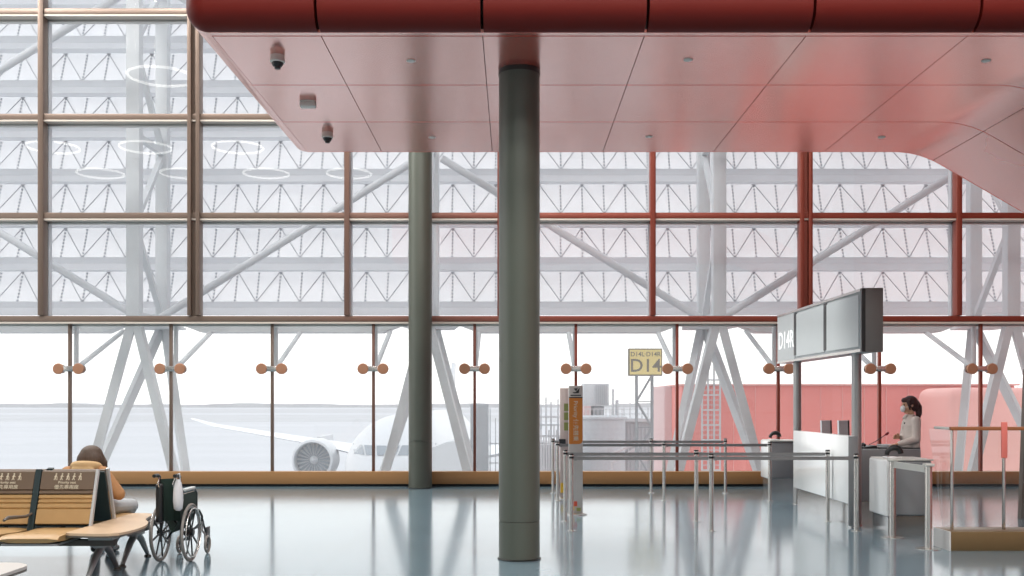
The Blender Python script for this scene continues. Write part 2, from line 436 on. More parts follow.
# dark backing behind the joints
t = MB(); prev = None
for s in sub(SL, SE, .12) if False else [SL+.0+(SE-SL)*i/110 for i in range(111)]:
    x, z, n = surf(s); d = .016
    cur = [t.bm.verts.new(p) for p in ((x-n.x*d,rowY[0],z-n.z*d),(x-n.x*d,rowY[3],z-n.z*d),(x-n.x*.9,rowY[3],z-n.z*.9),(x-n.x*.9,rowY[0],z-n.z*.9))]
    if prev:
        for j in range(4): t.bm.faces.new((prev[j],prev[(j+1)%4],cur[(j+1)%4],cur[j]))
    else: t.bm.faces.new(cur)
    prev = cur
t.bm.faces.new(prev[::-1]); t.build('backing', 'seam', root, 20)
# rounded front fascia, in segments with open joints, plus the rounded left edge
BR = .2
def nose(y, sgn, r, top):       # profile points: (y offset, height above soffit)
    pts = [(0,0)]+[(sgn*r*math.sin(PI/2*i/8), r-r*math.cos(PI/2*i/8)) for i in range(1,9)]+[(sgn*r, top), (0, top)]
    return pts
fs = [SL-.0]+[s for s in seams if s > SL+.1]
for a, c in zip(fs, fs[1:]):
    t = MB(); rings = []
    a2 = a if a == SL else a+.014; c2 = c-.014 if c < SE else c
    for s in sub(a2, c2):
        x, z, n = surf(s)
        rings.append([(x-n.x*h, rowY[0]-.095+dy, z-n.z*h) for dy, h in nose(0, -1, BR, 1.1)])
    t.loft(rings); t.build('fascia', 'redfascia', root, 40)
t = MB(); rings = []                    # left corner: quarter turn
for i in range(9):
    a = PI/2*i/8
    rings.append([(SL-math.sin(a)*(-dy), rowY[0]-.095+math.cos(a)*dy, SZ+h) for dy, h in nose(0, -1, BR, 1.1)])
t.loft(rings); t.build('fascia_corner', 'redfascia', root, 40)
t = MB(); rings = []                    # pale lip between fascia and soffit
for s in [SL+(SE-SL)*i/110 for i in range(111)]:
    x, z, n = surf(s)
    rings.append([(x-n.x*h, y, z-n.z*h) for y, h in ((rowY[0]-.093,.004),(rowY[0]-.085,0),(rowY[0]-.012,0),(rowY[0]-.012,.03),(rowY[0]-.093,.03))])
t.loft(rings); t.build('front_lip', 'red', root, 20)
ys = [rowY[0]-.095]+rowY[1:]
for y0, y1 in zip(ys, ys[1:]):
    t = MB(); t.loft([[(SL-.0+dx, y, SZ+h) for dx, h in nose(0, -1, BR, 1.1)] for y in (y0+.002, y1-.004)])
    t.build('edge_trim', 'red', root, 40)
t = MB(); rings = []                    # rear edge
for s in [SL+(SE-SL)*i/110 for i in range(111)]:
    x, z, n = surf(s)
    rings.append([(x-n.x*h, rowY[3]+.004+dy, z-n.z*h) for dy, h in nose(0, 1, .07, 1.0)])
t.loft(rings); t.build('rear_edge', 'red', root, 40)

# columns
def column(name, x, y, r, top, ring, label):
    o = struct(MB().lathe([(r,0),(r,ring-.006),(r-.006,ring-.004),(r-.006,ring+.004),(r,ring+.006),(r,top)], (x,y,0), 48).build(name, 'column'), label)
    MB().lathe([(r+.012,0),(r+.012,.012),(r,.02)], (x,y,0), 48).build('base_ring', 'collar', o)
    return o
c1 = column('column_front', X(519.3,10.45), 10.45, .209, SZ-.0, .39, 'grey-green round column rising to the red canopy')
MB().lathe([(.214,SZ-.05),(.214,SZ-.002)], (X(519.3,10.45),10.45,0), 48).build('top_collar', 'collar', c1)
column('column_rear', X(420.3,19.03), 19.03, .218, ZC, .88, 'grey-green round column standing by the window wall')

# ------------------------------------------------------------------ ceiling devices on the canopy
def dome(px, py, label):
    Y = (SZ-EYE)*F/(HY-py); x = X(px, Y)
    t = thing('dome_camera', (x,Y,SZ), label, 'security camera', 'domes under the canopy')
    MB().lathe([(.066,0),(.07,-.03),(.072,-.035),(.072,-.065),(.062,-.07)], (x,Y,SZ), 24).build('housing', 'cam', t)
    MB().lathe([(.056,-.07),(.056,-.085),(.045,-.105),(.032,-.11),(.03,-.13),(.004,-.135)], (x,Y,SZ), 24).build('lens_dome', 'black', t)
dome(277.5, 55.5, 'black dome camera under the canopy panel next to the fascia')
dome(327.5, 132.5, 'black dome camera under the canopy near its rear edge')
Y = (SZ-EYE)*F/(HY-101); x = X(308, Y)
t = thing('motion_detector', (x,Y,SZ), 'small white box detector on the canopy between the two dome cameras', 'detector')
MB().box(x-.085,x+.085,Y-.06,Y+.06,SZ-.012,SZ, .004).build('base', 'cam', t); MB().box(x-.09,x+.09,Y-.055,Y+.055,SZ-.075,SZ-.012,.018).build('body', 'cam', t)
for i, (px, py) in enumerate([(411,60.5),(688,59.5),(986,60.5),(432,137),(649,136.5),(881.5,137)]):
    Y = (SZ-EYE)*F/(HY-py); x = X(px, Y)
    o = MB().lathe([(.045,0),(.045,-.006),(.03,-.012)], (x,Y,SZ), 20)
    o = o.build('sprinkler_cover', 'cam'); wh = 'front' if i < 3 else 'rear'
    tag(o, '%s of three sprinkler discs along the %s row of canopy panels, from the dome cameras' % (ORD[i%3], wh), 'sprinkler', 'sprinkler discs in the canopy')
    o.location = (0,0,-.001)

# ring lamps high in the hall (they mirror in the glass)
def ring_lamp():
    t = thing('ring_lamp', (0,0,9.6), 'x', 'lamp', 'ring lamps mirrored in the glazing')
    MB().tube([(.78*math.cos(2*PI*i/40),.78*math.sin(2*PI*i/40),0) for i in range(40)], .035, 8, closed=True).build('glowing_ring', 'ring', t, world=False)
    w = MB()
    for k in range(3):
        a = 2*PI*k/3; w.tube([(.78*math.cos(a),.78*math.sin(a),.03),(.78*math.cos(a),.78*math.sin(a),3.37)], .006, 6)
    w.build('suspension_wire', 'steel', t, world=False)
    return t
spots = [(-14.45,3.2),(-11.55,3.2),(-8.65,3.2),(-5.75,3.2),(-14.45,6.9),(-11.55,6.9),(-8.65,6.9),(-8.65,13.9)]
r0 = None
for i, (x, y) in enumerate(spots):
    if y == 13.9: lab = 'single glowing ring lamp mirrored highest in the upper glazing'
    else: lab = 'glowing ring lamp, %s from the hall side in the %s row mirrored in glazing' % (ORD[i%4], 'lower' if y < 4 else 'upper')
    if r0 is None: r0 = ring_lamp(); r0.location = (x,y,9.6); r0['label'] = lab
    else: dup(r0, (x,y,9.6), lab)

# ------------------------------------------------------------------ outside: structure of the sunshade
b = MB(); b.box(-16, 16, WY+.2, 25.2, -.8, -.5); struct(b.build('floor_outside_ledge', 'apron', smooth=0))
LYB, LYT, PIT = 23.55, 23.86, 1.013
z0 = Z(308, 23.45)
for k in range(10):
    zc = z0+PIT*k
    t = thing('sunshade_louver', (0,23.5,zc), 'pale perforated sunshade row outside the glass, %s row up' % ORD[k], 'sunshade', 'horizontal sunshade rows')
    m = MB(); xa, xb = -13.5, 13.5
    m.prism([(xa,23.42,zc+.145),(xa,23.50,zc+.01),(xa,23.42,zc-.145),(xa,23.75,zc-.145),(xa,23.75,zc+.145)], (xb-xa,0,0)); m.build('beam', 'band', t, 0)
    zb, zt = zc+.135, zc+PIT-.10
    m = MB(); m.prism([(xa,LYB,zb),(xa,LYT,zt),(xa,LYT+.03,zt),(xa,LYB+.03,zb)], (xb-xa,0,0)); m.build('fritted_panel', 'panel', t, 0)
    m = MB(); st = MB()
    pt = lambda x, u: (x, LYB+(LYT-LYB)*u-.035, zb+(zt-zb)*u)
    for n in range(-13, 13):
        x = n+.10
        m.tube([pt(x,.02), pt(x+.5,.97)], .011, 5); m.tube([pt(x+.5,.97), pt(x+1,.02)], .011, 5)
        m.box(x+.46, x+.54, LYT-.05, LYT-.03, zt-.05, zt)
        for xx in (x, x+.5):
            for j in range(9):
                p = pt(xx, .06+.105*j); st.box(xx-.019, xx+.019, p[1]+.01, p[1]+.035, p[2]-.021, p[2]+.021)
    m.build('zigzag_rod', 'rod', t); tag(st.build('rivets', 'stud', t, 0), kind='stuff')

MX = [-13.75, -7.76, -1.77, 4.22, 10.22]
NY, FY = 21.0, 22.7
for k, x in enumerate(MX):
    if k == 0: continue
    lab = 'white steel twin mast outside on splayed legs, %s from the seating bench' % ORD[k-1]
    t = thing('twin_mast', (x,21.5,-.5), lab, 'mast', 'twin masts outside the glass')
    MB().box(x-.135,x+.135,NY-.12,NY+.12,3.25,14,.01).build('front_post', 'mast', t)
    MB().box(x-.13,x+.13,FY-.12,FY+.12,3.25,14,.01).build('rear_post', 'mast', t)
    m = MB()
    for i in range(6):
        za = 3.4+1.85*i
        m.bar((x,NY,za if i%2 else za+1.85), (x,FY,za+1.85 if i%2 else za), .11)
        if i%2 == 0: m.bar((x,NY,za),(x,FY,za), .12)
    m.build('lacing', 'mast', t)
    m = MB(); m.prism([(x-.75,20.85,3.2),(x+.75,20.85,3.2),(x+.45,22.9,3.2),(x-.45,22.9,3.2)], (0,0,.05)); m.build('node_plate', 'white_steel', t, 0)
    for ax, ay, az, fx, fy in ((-.06,NY,3.2,-1.02,20.86),(.06,NY,3.2,1.02,20.86),(-.05,FY,3.2,-1.1,21.12),(.05,FY,3.2,1.1,21.12)):
        d = Vector((x+fx,fy,-.5))-Vector((x+ax,ay,az))
        m = MB(); m.bar((x+ax,ay,az),(x+fx,fy,-.5), .15, .17); lg = m.build('leg', 'white_steel', t, 0)
def diag(xa, za, xb, zb, lab):
    y = 21.85; d = Vector((xb-xa,0,zb-za)).normalized()*.3
    o = MB().tube([(xa+d.x,y,za+d.z),(xb-d.x,y,zb-d.z)], .082, 12).build('diagonal_brace', 'brace'); tag(o, lab, 'brace', 'diagonal braces outside')
n1, n2, n3 = 3.25, 6.95, 10.65
side = ['beyond the bench end', 'behind the wheelchair side', 'beside the rear column', 'behind the totems', 'above the gate sign', 'at the sloped canopy end']
for i, (xa, xb) in enumerate([(-7.76,-13.75),(-7.76,-1.77),(4.22,-1.77),(4.22,10.22)]):
    diag(xa, n1, xb, n2, 'grey diagonal brace outside, lower tier, %s along the window wall from the bench' % ORD[i])
for i, (xa, xb) in enumerate([(-13.75,-7.76),(-1.77,-7.76),(-1.77,4.22),(10.22,4.22)]):
    diag(xa, n2, xb, n3, 'grey diagonal brace outside, upper tier, %s along the window wall from the bench' % ORD[i])
# gutters between masts
gx = [-16.5]+MX+[16.2]
for i, (a, c) in enumerate(zip(gx, gx[1:])):
    if i == 0: continue
    xa, xb = a+.55, c-.55; y0, y1, zt, zb = 21.95, 22.5, 3.30, 3.10
    m = MB(); m.loft([[(xa,22.1,zt-.02),(xa,22.3,zt-.02),(xa,22.3,zt),(xa,22.1,zt)],[(xa+.5,y0,zb),(xa+.5,y1,zb),(xa+.5,y1,zt),(xa+.5,y0,zt)],[(xb-.5,y0,zb),(xb-.5,y1,zb),(xb-.5,y1,zt),(xb-.5,y0,zt)],[(xb,22.1,zt-.02),(xb,22.3,zt-.02),(xb,22.3,zt),(xb,22.1,zt)]])
    tag(m.build('edge_beam', 'gutter', smooth=0), 'pale tapered edge beam outside above the lower glass, %s from the bench' % ORD[i-1], 'beam', 'edge beams under the sunshade')

# glass clamps with copper discs
lxs = [x for x in lx if -9.9 < x < 9.9]
def clamp(x, lab):
    t = thing('glass_clamp', (x,WY,2.23), lab, 'clamp', 'copper disc clamps along the lower glass')
    z = 2.23
    for s in (-1, 1):
        MB().lathe([(.094,-.105),(.104,-.097),(.104,-.07),(.094,-.06)], (x+s*.19,WY,z), 28, 'Y').build('disc', 'copper', t)
        MB().lathe([(.03,-.065),(.03,.03),(.085,.035),(.085,.07)], (x+s*.19,WY,z), 20, 'Y').build('bolt', 'steel', t)
    MB().box(x-.17,x+.17,WY-.095,WY-.06,z-.052,z+.052,.012).build('crossbar', 'steel', t)
    MB().box(x-.19,x+.19,WY+.07,WY+.11,z-.04,z+.04,.01).build('outer_crossbar', 'white_steel', t)
    MB().tube([(x,WY+.27,z-.02),(x,WY+.27,3.2)], .045, 10).build('hanger_rod', 'white_steel', t)
    MB().tube([(x,WY+.10,z),(x,WY+.3,z+.03),(x,22.15,3.13)], .05, 10).build('strut', 'white_steel', t)
for i, x in enumerate(lxs): clamp(x, 'copper double-disc clamp on the lower glass, %s along the row from the bench end' % ORD[i])

# ------------------------------------------------------------------ outside: airfield
GZ = -6.5
b = MB(); b.box(-1500, 1500, 24, 2600, GZ-.2, GZ); struct(b.build('ground_apron', 'apron', smooth=0))
b = MB(); pts = []
n = 160
for i in range(n+1):
    x = -1400+2800*i/n; z = -1.6+.9*math.sin(i*.35)+.7*math.sin(i*.9+1)+random.uniform(-.6,.6)
    pts.append((x, 1500, z if x < 300 else z-1))
b.prism([(-1400,1500,GZ)]+pts+[(1400,1500,GZ)], (0,60,0)); struct(b.build('hills_far', 'hill', smooth=0))
# lighter / darker strips of the airfield
for i, (y0, y1, m) in enumerate([(95,140,'apron'),]): pass
b = MB(); b.box(-1400,1400,420,640,GZ,GZ+.05); b.box(-1400,1400,760,1180,GZ,GZ+.05); struct(b.build('field_grass_strips', 'hill', smooth=0))

# airliner, nose towards the hall
pl = thing('airliner', (-7,55,GZ), 'white twin-engine airliner parked nose-on outside behind the rear column', 'airplane')
px0, zc, R = -7., -2.45, 3.3; q_ = R/2.85
m = MB(); rings = []
for y, r, dz in [(0,.05,-.9),(.25,.55,-.85),(.8,1.05,-.75),(1.8,1.6,-.55),(3.2,2.1,-.35),(5,2.5,-.15),(7.5,2.78,-.03),(10,R,0),(48,R,0),(56,2.3,.5),(64,1.2,1.3),(69,.3,1.9)]:
    r *= 1 if r == R else q_
    rings.append([(px0+r*math.cos(2*PI*j/36), 55+y, zc+dz+r*math.sin(2*PI*j/36)) for j in range(36)])
m.loft(rings); m.build('fuselage', 'plane', pl, 50)
m = MB()                                   # cockpit windows: band of panes on the nose
tab = [(.8,1.05,-.75),(1.8,1.6,-.55),(3.2,2.1,-.35),(5,2.5,-.15),(7.5,2.78,-.03)]
def skin_pt(a, z):            # point on the nose at angle a from the top and height z
    for i in range(200):
        y = .8+6.6*i/199
        for (ya,ra,da),(yb,rb_,db) in zip(tab, tab[1:]):
            if ya <= y <= yb:
                u = (y-ya)/(yb-ya); r = (ra+(rb_-ra)*u)*q_+.03; d = da+(db-da)*u; break
        if zc+d+r*math.cos(a) >= z: break
    return Vector((px0+r*math.sin(a), 55+y-.04, zc+d+r*math.cos(a)))
for j in range(-3, 3):
    a0, a1 = math.radians(19*j+1.5), math.radians(19*(j+1)-1.5)
    m.poly([skin_pt(a0,-1.35), skin_pt(a1,-1.35), skin_pt(a1,-.85), skin_pt(a0,-.85)])
m.build('cockpit_windows', 'planeglass', pl, 0)
for s in (-1, 1):
    m = MB()
    def wsec(x, yl, c, z, th): return [(x,yl,z),(x,yl+c*.3,z+th),(x,yl+c,z),(x,yl+c*.3,z-th*.6)]
    m.loft([wsec(px0+s*2.4,79,12,-3.0,.75), wsec(px0+s*10,88,7,-2.05,.42), wsec(px0+s*22,99,3.6,-.75,.2), wsec(px0+s*25.6,103.5,1.5,-.1,.07)])
    m.build('wing', 'planew', pl, 40)
    ex = px0+s*9.3; ez = -3.15; ey = 83
    e = MB().lathe([(1.42,.35),(1.5,0),(1.66,.05),(1.78,1.),(1.75,3),(1.3,5.5),(.9,6)], (ex,ey,ez), 32, 'Y', caps=False).build('engine', 'plane', pl, 40)
    f = MB(); f.lathe([(1.42,.9),(1.40,1.)], (ex,ey,ez), 32, 'Y')
    f.build('fan_disc', 'fan', e, 0)
    f = MB()
    for j in range(22):
        a = 2*PI*j/22; c, s2 = math.cos(a), math.sin(a); c2, s3 = math.cos(a+.16), math.sin(a+.16)
        f.poly([(ex+.3*c,ey+.82,ez+.3*s2),(ex+1.38*c,ey+.7,ez+1.38*s2),(ex+1.38*c2,ey+.85,ez+1.38*s3),(ex+.3*c2,ey+.86,ez+.3*s3)])
    f.build('fan_blades', 'planeglass', e, 0)
    MB().lathe([(.02,.3),(.2,.5),(.36,.85)], (ex,ey,ez), 20, 'Y').build('spinner', 'plane', e)
    MB().box(ex-.15,ex+.15,86,92,-2.0,-1.3).build('pylon', 'plane', pl)
m = MB(); m.prism([(px0-.16,112,1.0),(px0-.16,120,1.5),(px0-.16,123,6.2),(px0-.16,119.5,6.2)], (.32,0,0)); m.build('tail_fin', 'plane', pl, 0)
for x, y in ((px0,62),(px0-2.6,88),(px0+2.6,88)):
    g = MB(); g.tube([(x,y,GZ+.4),(x,y,-4.4)], .16, 8)
    for s in (-1, 1): g.lathe([(.5,-.17),(.55,-.1),(.55,.1),(.5,.17)], (x+s*.35,y,GZ+.55), 20, 'X')
    g.build('landing_gear', 'equipd', pl)

# passenger bridge serving the airliner
jb = thing('passenger_bridge', (-1.6,47,GZ), 'pale covered passenger bridge with truss underneath beside the airliner', 'passenger bridge')
m = MB(); m.loft([[(-4.6,52,-.9),(-4.6,54,-.9),(-4.6,54,-3.0),(-4.6,52,-3.0)],[(-3.2,50,-.35),(-3.2,52,-.35),(-3.2,52,-2.4),(-3.2,50,-2.4)],[(-1.2,47,-.1),(-1.2,49,-.1),(-1.2,49,-2.0),(-1.2,47,-2.0)]]); m.build('tunnel', 'equipl', jb, 30)
m = MB()
for i in range(7):
    u = i/6; a = Vector((-4.6+3.4*u, 52-5*u, -3+1.0*u)); c = a+Vector((.28,-.4,-.75))
    m.bar(a, c, .07); m.bar(c, a+Vector((.56,-.8,.16)), .07)
m.bar((-4.3,51.6,-3.7),(-.9,46.5,-2.6),.09); m.build('truss', 'equipd', jb, 0)
m = MB(); m.box(-1.95,-1.15,46.8,48.6,-4.2,1.5,.03); m.build('lift_tower', 'equipd', jb)
m = MB()
for i in range(9): m.box(-1.35+.06*i,-.75+.06*i,45.6,46.1,-3.4+.2*i,-3.3+.2*i)
m.bar((-1.4,45.6,-3.4),(-.86,45.6,-1.6),.06); m.bar((-.75,45.6,-3.4),(-.2,45.6,-1.6),.06); m.build('stair', 'equipd', jb, 0)
MB().tube([(-1.6,47.5,GZ),(-1.6,47.5,-4.1)], .35, 14).build('support_leg', 'equip', jb)
m = MB()
for x in (-1.05,-.8,-.4,-.1): m.bar((x,47,-3),(x,47,1.2+random.uniform(-.6,.4)),.05)
for z in (-2.2,-1.2,-.3): m.bar((-1.1,47,z),(0,47,z),.05)
m.build('guard_rail', 'equip', jb, 0)

# rooftop plant and rotunda
Y = 45.; k = F/Y
def bx(px0, px1, py0, py1, y0, y1): return (X(px0,y0), X(px1,y0), y0, y1, Z(py1,y0), Z(py0,y0))
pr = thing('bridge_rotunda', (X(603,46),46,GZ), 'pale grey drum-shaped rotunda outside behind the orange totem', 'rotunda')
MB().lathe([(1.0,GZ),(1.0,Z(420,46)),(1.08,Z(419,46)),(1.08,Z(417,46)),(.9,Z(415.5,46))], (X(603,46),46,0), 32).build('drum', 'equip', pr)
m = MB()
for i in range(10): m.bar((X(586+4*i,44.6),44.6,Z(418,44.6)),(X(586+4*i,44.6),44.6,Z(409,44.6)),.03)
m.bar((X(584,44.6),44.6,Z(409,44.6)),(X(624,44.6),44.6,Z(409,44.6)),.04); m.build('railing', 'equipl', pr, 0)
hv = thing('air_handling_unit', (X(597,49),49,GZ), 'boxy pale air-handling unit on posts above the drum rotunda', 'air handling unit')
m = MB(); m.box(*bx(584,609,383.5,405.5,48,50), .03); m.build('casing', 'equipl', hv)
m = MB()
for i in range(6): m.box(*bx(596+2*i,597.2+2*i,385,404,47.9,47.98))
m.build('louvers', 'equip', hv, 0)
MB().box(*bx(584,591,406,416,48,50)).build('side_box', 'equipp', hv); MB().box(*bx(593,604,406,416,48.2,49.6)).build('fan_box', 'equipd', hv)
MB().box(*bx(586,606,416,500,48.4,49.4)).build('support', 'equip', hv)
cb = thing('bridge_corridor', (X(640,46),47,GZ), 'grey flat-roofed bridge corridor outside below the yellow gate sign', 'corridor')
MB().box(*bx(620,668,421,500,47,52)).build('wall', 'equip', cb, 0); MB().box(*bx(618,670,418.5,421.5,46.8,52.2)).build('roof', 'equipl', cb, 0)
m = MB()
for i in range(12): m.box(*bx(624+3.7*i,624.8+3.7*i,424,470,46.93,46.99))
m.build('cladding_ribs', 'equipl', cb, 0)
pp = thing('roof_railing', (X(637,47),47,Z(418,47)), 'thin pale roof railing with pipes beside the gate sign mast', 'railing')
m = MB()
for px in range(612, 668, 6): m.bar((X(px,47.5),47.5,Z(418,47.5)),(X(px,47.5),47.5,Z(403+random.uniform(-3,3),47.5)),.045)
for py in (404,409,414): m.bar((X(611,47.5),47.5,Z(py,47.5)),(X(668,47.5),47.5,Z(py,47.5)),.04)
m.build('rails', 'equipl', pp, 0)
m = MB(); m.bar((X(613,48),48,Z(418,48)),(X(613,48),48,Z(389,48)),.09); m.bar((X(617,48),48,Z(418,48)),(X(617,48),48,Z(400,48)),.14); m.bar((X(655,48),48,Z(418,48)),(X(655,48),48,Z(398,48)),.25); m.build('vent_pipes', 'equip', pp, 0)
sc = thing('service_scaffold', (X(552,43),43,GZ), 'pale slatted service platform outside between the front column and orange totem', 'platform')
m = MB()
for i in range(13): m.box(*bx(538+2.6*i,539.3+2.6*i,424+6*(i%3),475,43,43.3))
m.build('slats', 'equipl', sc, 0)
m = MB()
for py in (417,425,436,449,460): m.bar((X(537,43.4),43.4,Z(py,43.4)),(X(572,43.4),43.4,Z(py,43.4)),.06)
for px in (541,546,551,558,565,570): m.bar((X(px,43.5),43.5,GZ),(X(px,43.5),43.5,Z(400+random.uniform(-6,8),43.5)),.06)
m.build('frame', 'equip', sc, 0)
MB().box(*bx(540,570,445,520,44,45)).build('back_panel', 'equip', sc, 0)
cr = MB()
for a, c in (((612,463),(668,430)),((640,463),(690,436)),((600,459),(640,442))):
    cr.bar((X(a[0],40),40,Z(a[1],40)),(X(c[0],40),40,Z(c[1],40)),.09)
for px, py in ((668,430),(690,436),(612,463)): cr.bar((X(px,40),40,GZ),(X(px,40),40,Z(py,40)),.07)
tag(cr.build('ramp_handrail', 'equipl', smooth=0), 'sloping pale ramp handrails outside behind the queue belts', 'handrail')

# yellow D14 board on its lattice mast
Y = 29.; K = Y/42
gs = thing('gate_sign_mast', (X(645,Y),Y,GZ), 'yellow D14 gate board on a lattice mast outside', 'sign')
x0, x1, zb, zt = X(628,Y), X(662,Y), Z(376,Y), Z(348.5,Y)
bd = MB().box(x0,x1,Y-.1,Y+.1,zb,zt,.02).build('sign_board', 'signink', gs)
MB().box(x0+.04,x1-.04,Y-.13,Y-.09,zb+.04,zt-.04).build('sign_face', 'signy', bd, 0)
text('lettering', 'D14L·D14R', .255*K, 'signink', frame_mtx(((x0+x1)/2,Y-.135,zt-.25*K),(1,0,0),(0,0,1)), bd)
text('lettering', 'D14', .74*K, 'signink', frame_mtx(((x0+x1)/2,Y-.135,zb+.40*K),(1,0,0),(0,0,1)), bd)
m = MB(); xa, xb = X(636.5,Y), X(652,Y); ztop = zb+.02
for x in (xa, xb):
    for y in (Y-.15, Y+.15): m.bar((x,y,GZ),(x,y,ztop),.045)
n = 12; hh = (ztop-GZ)/n
for i in range(n):
    za, zc2 = GZ+hh*i, GZ+hh*(i+1); 
    for y in (Y-.15, Y+.15):
        m.bar((xa if i%2 else xb,y,za),(xb if i%2 else xa,y,zc2),.03); m.bar((xa,y,za),(xb,y,za),.028)
m.build('lattice_mast', 'equipd', gs, 0)

# red bridge building
rb = thing('red_bridge_building', (X(830,31),32,GZ), 'long red-clad bridge building outside behind the gate counters', 'building')
MB().box(X(682,31), 15.2, 31, 37, GZ, Z(385.5,31), .04).build('wall', 'salmon', rb)
m = MB()
for i in range(17):
    x = X(690,30.98)+i*.66; m.box(x-.006,x+.006,30.975,30.998,GZ,Z(387,31))
m.build('panel_joints', 'salmonl', rb, 0)
MB().box(X(680,31),15.3,30.9,37.1,Z(385.5,31),Z(384,31)).build('parapet', 'salmonl', rb, 0)
MB().box(X(664,33), X(686,33), 33, 36, GZ, Z(386,33), .05).build('end_block', 'equipp', rb)
pb = MB(); pb.box(X(951,28), 17, 28, 30.5, GZ, Z(387.5,28), .3, 5)
tag(pb.build('pale_red_cabin', 'salmonl'), 'paler rounded red cabin outside behind the glass balustrade', 'cabin')
ld = thing('caged_ladder', (X(711,30.5),30.5,GZ), 'white caged ladder outside on the red building behind mast legs', 'ladder')
m = MB(); Y = 30.6
for px in (702,708,714,720): m.bar((X(px,Y),Y,GZ),(X(px,Y),Y,Z(362 if px in (708,714) else 374,Y)),.05)
m.build('rails', 'equipl', ld, 0); m = MB()
for i in range(19): m.bar((X(702,Y),Y-.03,Z(470-5*i,Y)),(X(720,Y),Y-.03,Z(470-5*i,Y)),.022 if i%3 else .045)
m.build('rungs', 'equipl', ld, 0)

# ------------------------------------------------------------------ seating bench
SX = [(-4.46,-3.95),(-5.03,-4.52),(-5.60,-5.09)]
YM = 9.83; YL = 9.885
bench = thing('airport_bench', (-4.4,YM,0), 'back-to-back tan leather priority bench with a wooden end table', 'bench')
MB().box(-5.7,-3.62,9.30,9.38,.29,.35,.01).build('beam', 'edge', bench)
MB().box(-5.7,-3.72,10.40,10.48,.29,.35,.01).build('beam', 'edge', bench)
def backpath(s):    # y, z of the seat-back front line for row facing -Y (s=-1) or +Y (s=+1)
    return None
for idx, (xa, xb) in enumerate(SX):
    for s in (-1, 1):
        yy = lambda d: YM+s*d          # d = distance from the middle of the bench
        # pad
        m = MB()
        prof = [(.29,.385),(.29,.43),(.50,.425),(.80,.445),(.93,.44),(.965,.415),(.95,.375),(.80,.365)]
        rings = []
        for i in range(7):
            u = i/6; x = xa+(xb-xa)*u; e = .018*(1-math.sin(PI*min(1,max(0,u))))**4
            rings.append([(x, yy(d-e), z-(e if z > .4 else -e)*.7) for d, z in prof])
        m.loft(rings); m.build('seat_pad', 'tan', bench, 40)
        MB().box(xa+.01,xb-.01,min(yy(.35),yy(.93)),max(yy(.35),yy(.93)),.35,.366).build('seat_pan', 'frame', bench)
        # backrest: lower tan cushion with ribs, brown head section, dark shell
        def bp(u, off=0.):              # u 0..1 up the back; off thickness towards the occupant
            d = .245-.165*u+off*1.0; z = .44+.50*u+off*.35
            return yy(d), z
        def slab(u0, u1, t, ribs=()):
            m = MB(); us = [u0+(u1-u0)*i/28 for i in range(29)]; fr = []
            for u in us:
                dd = t
                for r in ribs:
                    if abs(u-r) < .012: dd = t-.012
                if u1-u < .03: dd *= .55+.45*(u1-u)/.03
                fr.append(bp(u, dd))
            bk = [bp(u, .0) for u in us]
            sec = fr+bk[::-1]
            m.loft([[(x,y,z) for y, z in sec] for x in (xa+.004, xb-.004)]); return m
        lo = slab(.02, .565, .045, (.29,.39,.46)).build('backrest', 'tan', bench, 25)
        hi = slab(.565, 1.0, .05, (.63,)).build('headrest', 'brownl', bench, 25)
        m = MB(); sec = [bp(u, -.002) for u in (0,.5,.985)]+[bp(u, -.022) for u in (.985,.5,0)]
        m.loft([[(x,y,z) for y, z in sec] for x in (xa-.004, xb+.004)]); m.build('back_shell', 'shell', bench, 25)
        for x, wd, fm in ((xa-.034, .03, 'shell'), (xb+.001, .024, 'framel' if idx == 0 else 'shell')):
            m = MB(); sec = [bp(u, .052) for u in (-.1,.4,.8,1.01)]+[bp(u, .02) for u in (1.01,.8,.4,-.1)]
            m.prism([(x,y,z) for y, z in sec], (wd,0,0)); m.build('side_frame', fm, bench, 0)
        if s == -1:
            y0, z0_ = bp(.5, .0); y1, z1_ = bp(1.0, .0); ua = Vector((0,y1-y0,z1_-z0_)).normalized()
            def at(u): y, z = bp(u, .054); return ((xa+xb)/2, y-.001, z)
            text('lettering', 'Priority seat', .034, 'ink', frame_mtx(at(.765),(1,0,0),ua), hi, .001)
            text('lettering', '優先專用席', .046, 'ink', frame_mtx(at(.675),(1,0,0),ua), hi, .001, bold=0)
            c0 = Vector(at(.865)); U = ua; V = Vector((1,0,0)); nn = Vector((0,-1,0))*.0025
            for j in range(5):             # row of five walking figures
                m = MB()
                o_ = c0+V*(-.115+.0575*j)
                P = lambda a, b_: o_+V*a+U*b_
                m.lathe([(.0075,-.0025),(.0075,.0)], P(.004,.030), 12, 'Y')
                for p, q, w in (((.003,.02),(-.001,-.005),.012),((-.001,-.005),(-.012,-.03),.006),((-.001,-.005),(.010,-.03),.006),((.002,.016),(-.012,.0),.005),((.003,.016),(.014,.002),.005),((.014,.002),(.018,-.03) if j in (0,2,4) else (.02,.008),.004)):
                    m.bar(P(*p)+nn*.5, P(*q)+nn*.5, w, .003, up=(0,1,0))
                m.build('pictogram', 'ink', hi, 0)
for x in (-4.49, -5.06):                      # arm rods between seats
    for s in (-1, 1):
        MB().tube([(x,YM+s*.28,.56),(x,YM+s*.40,.545),(x,YM+s*.72,.57),(x,YM+s*.80,.555)], [.012,.014,.018,.012], 8).build('armrest', 'edge', bench)
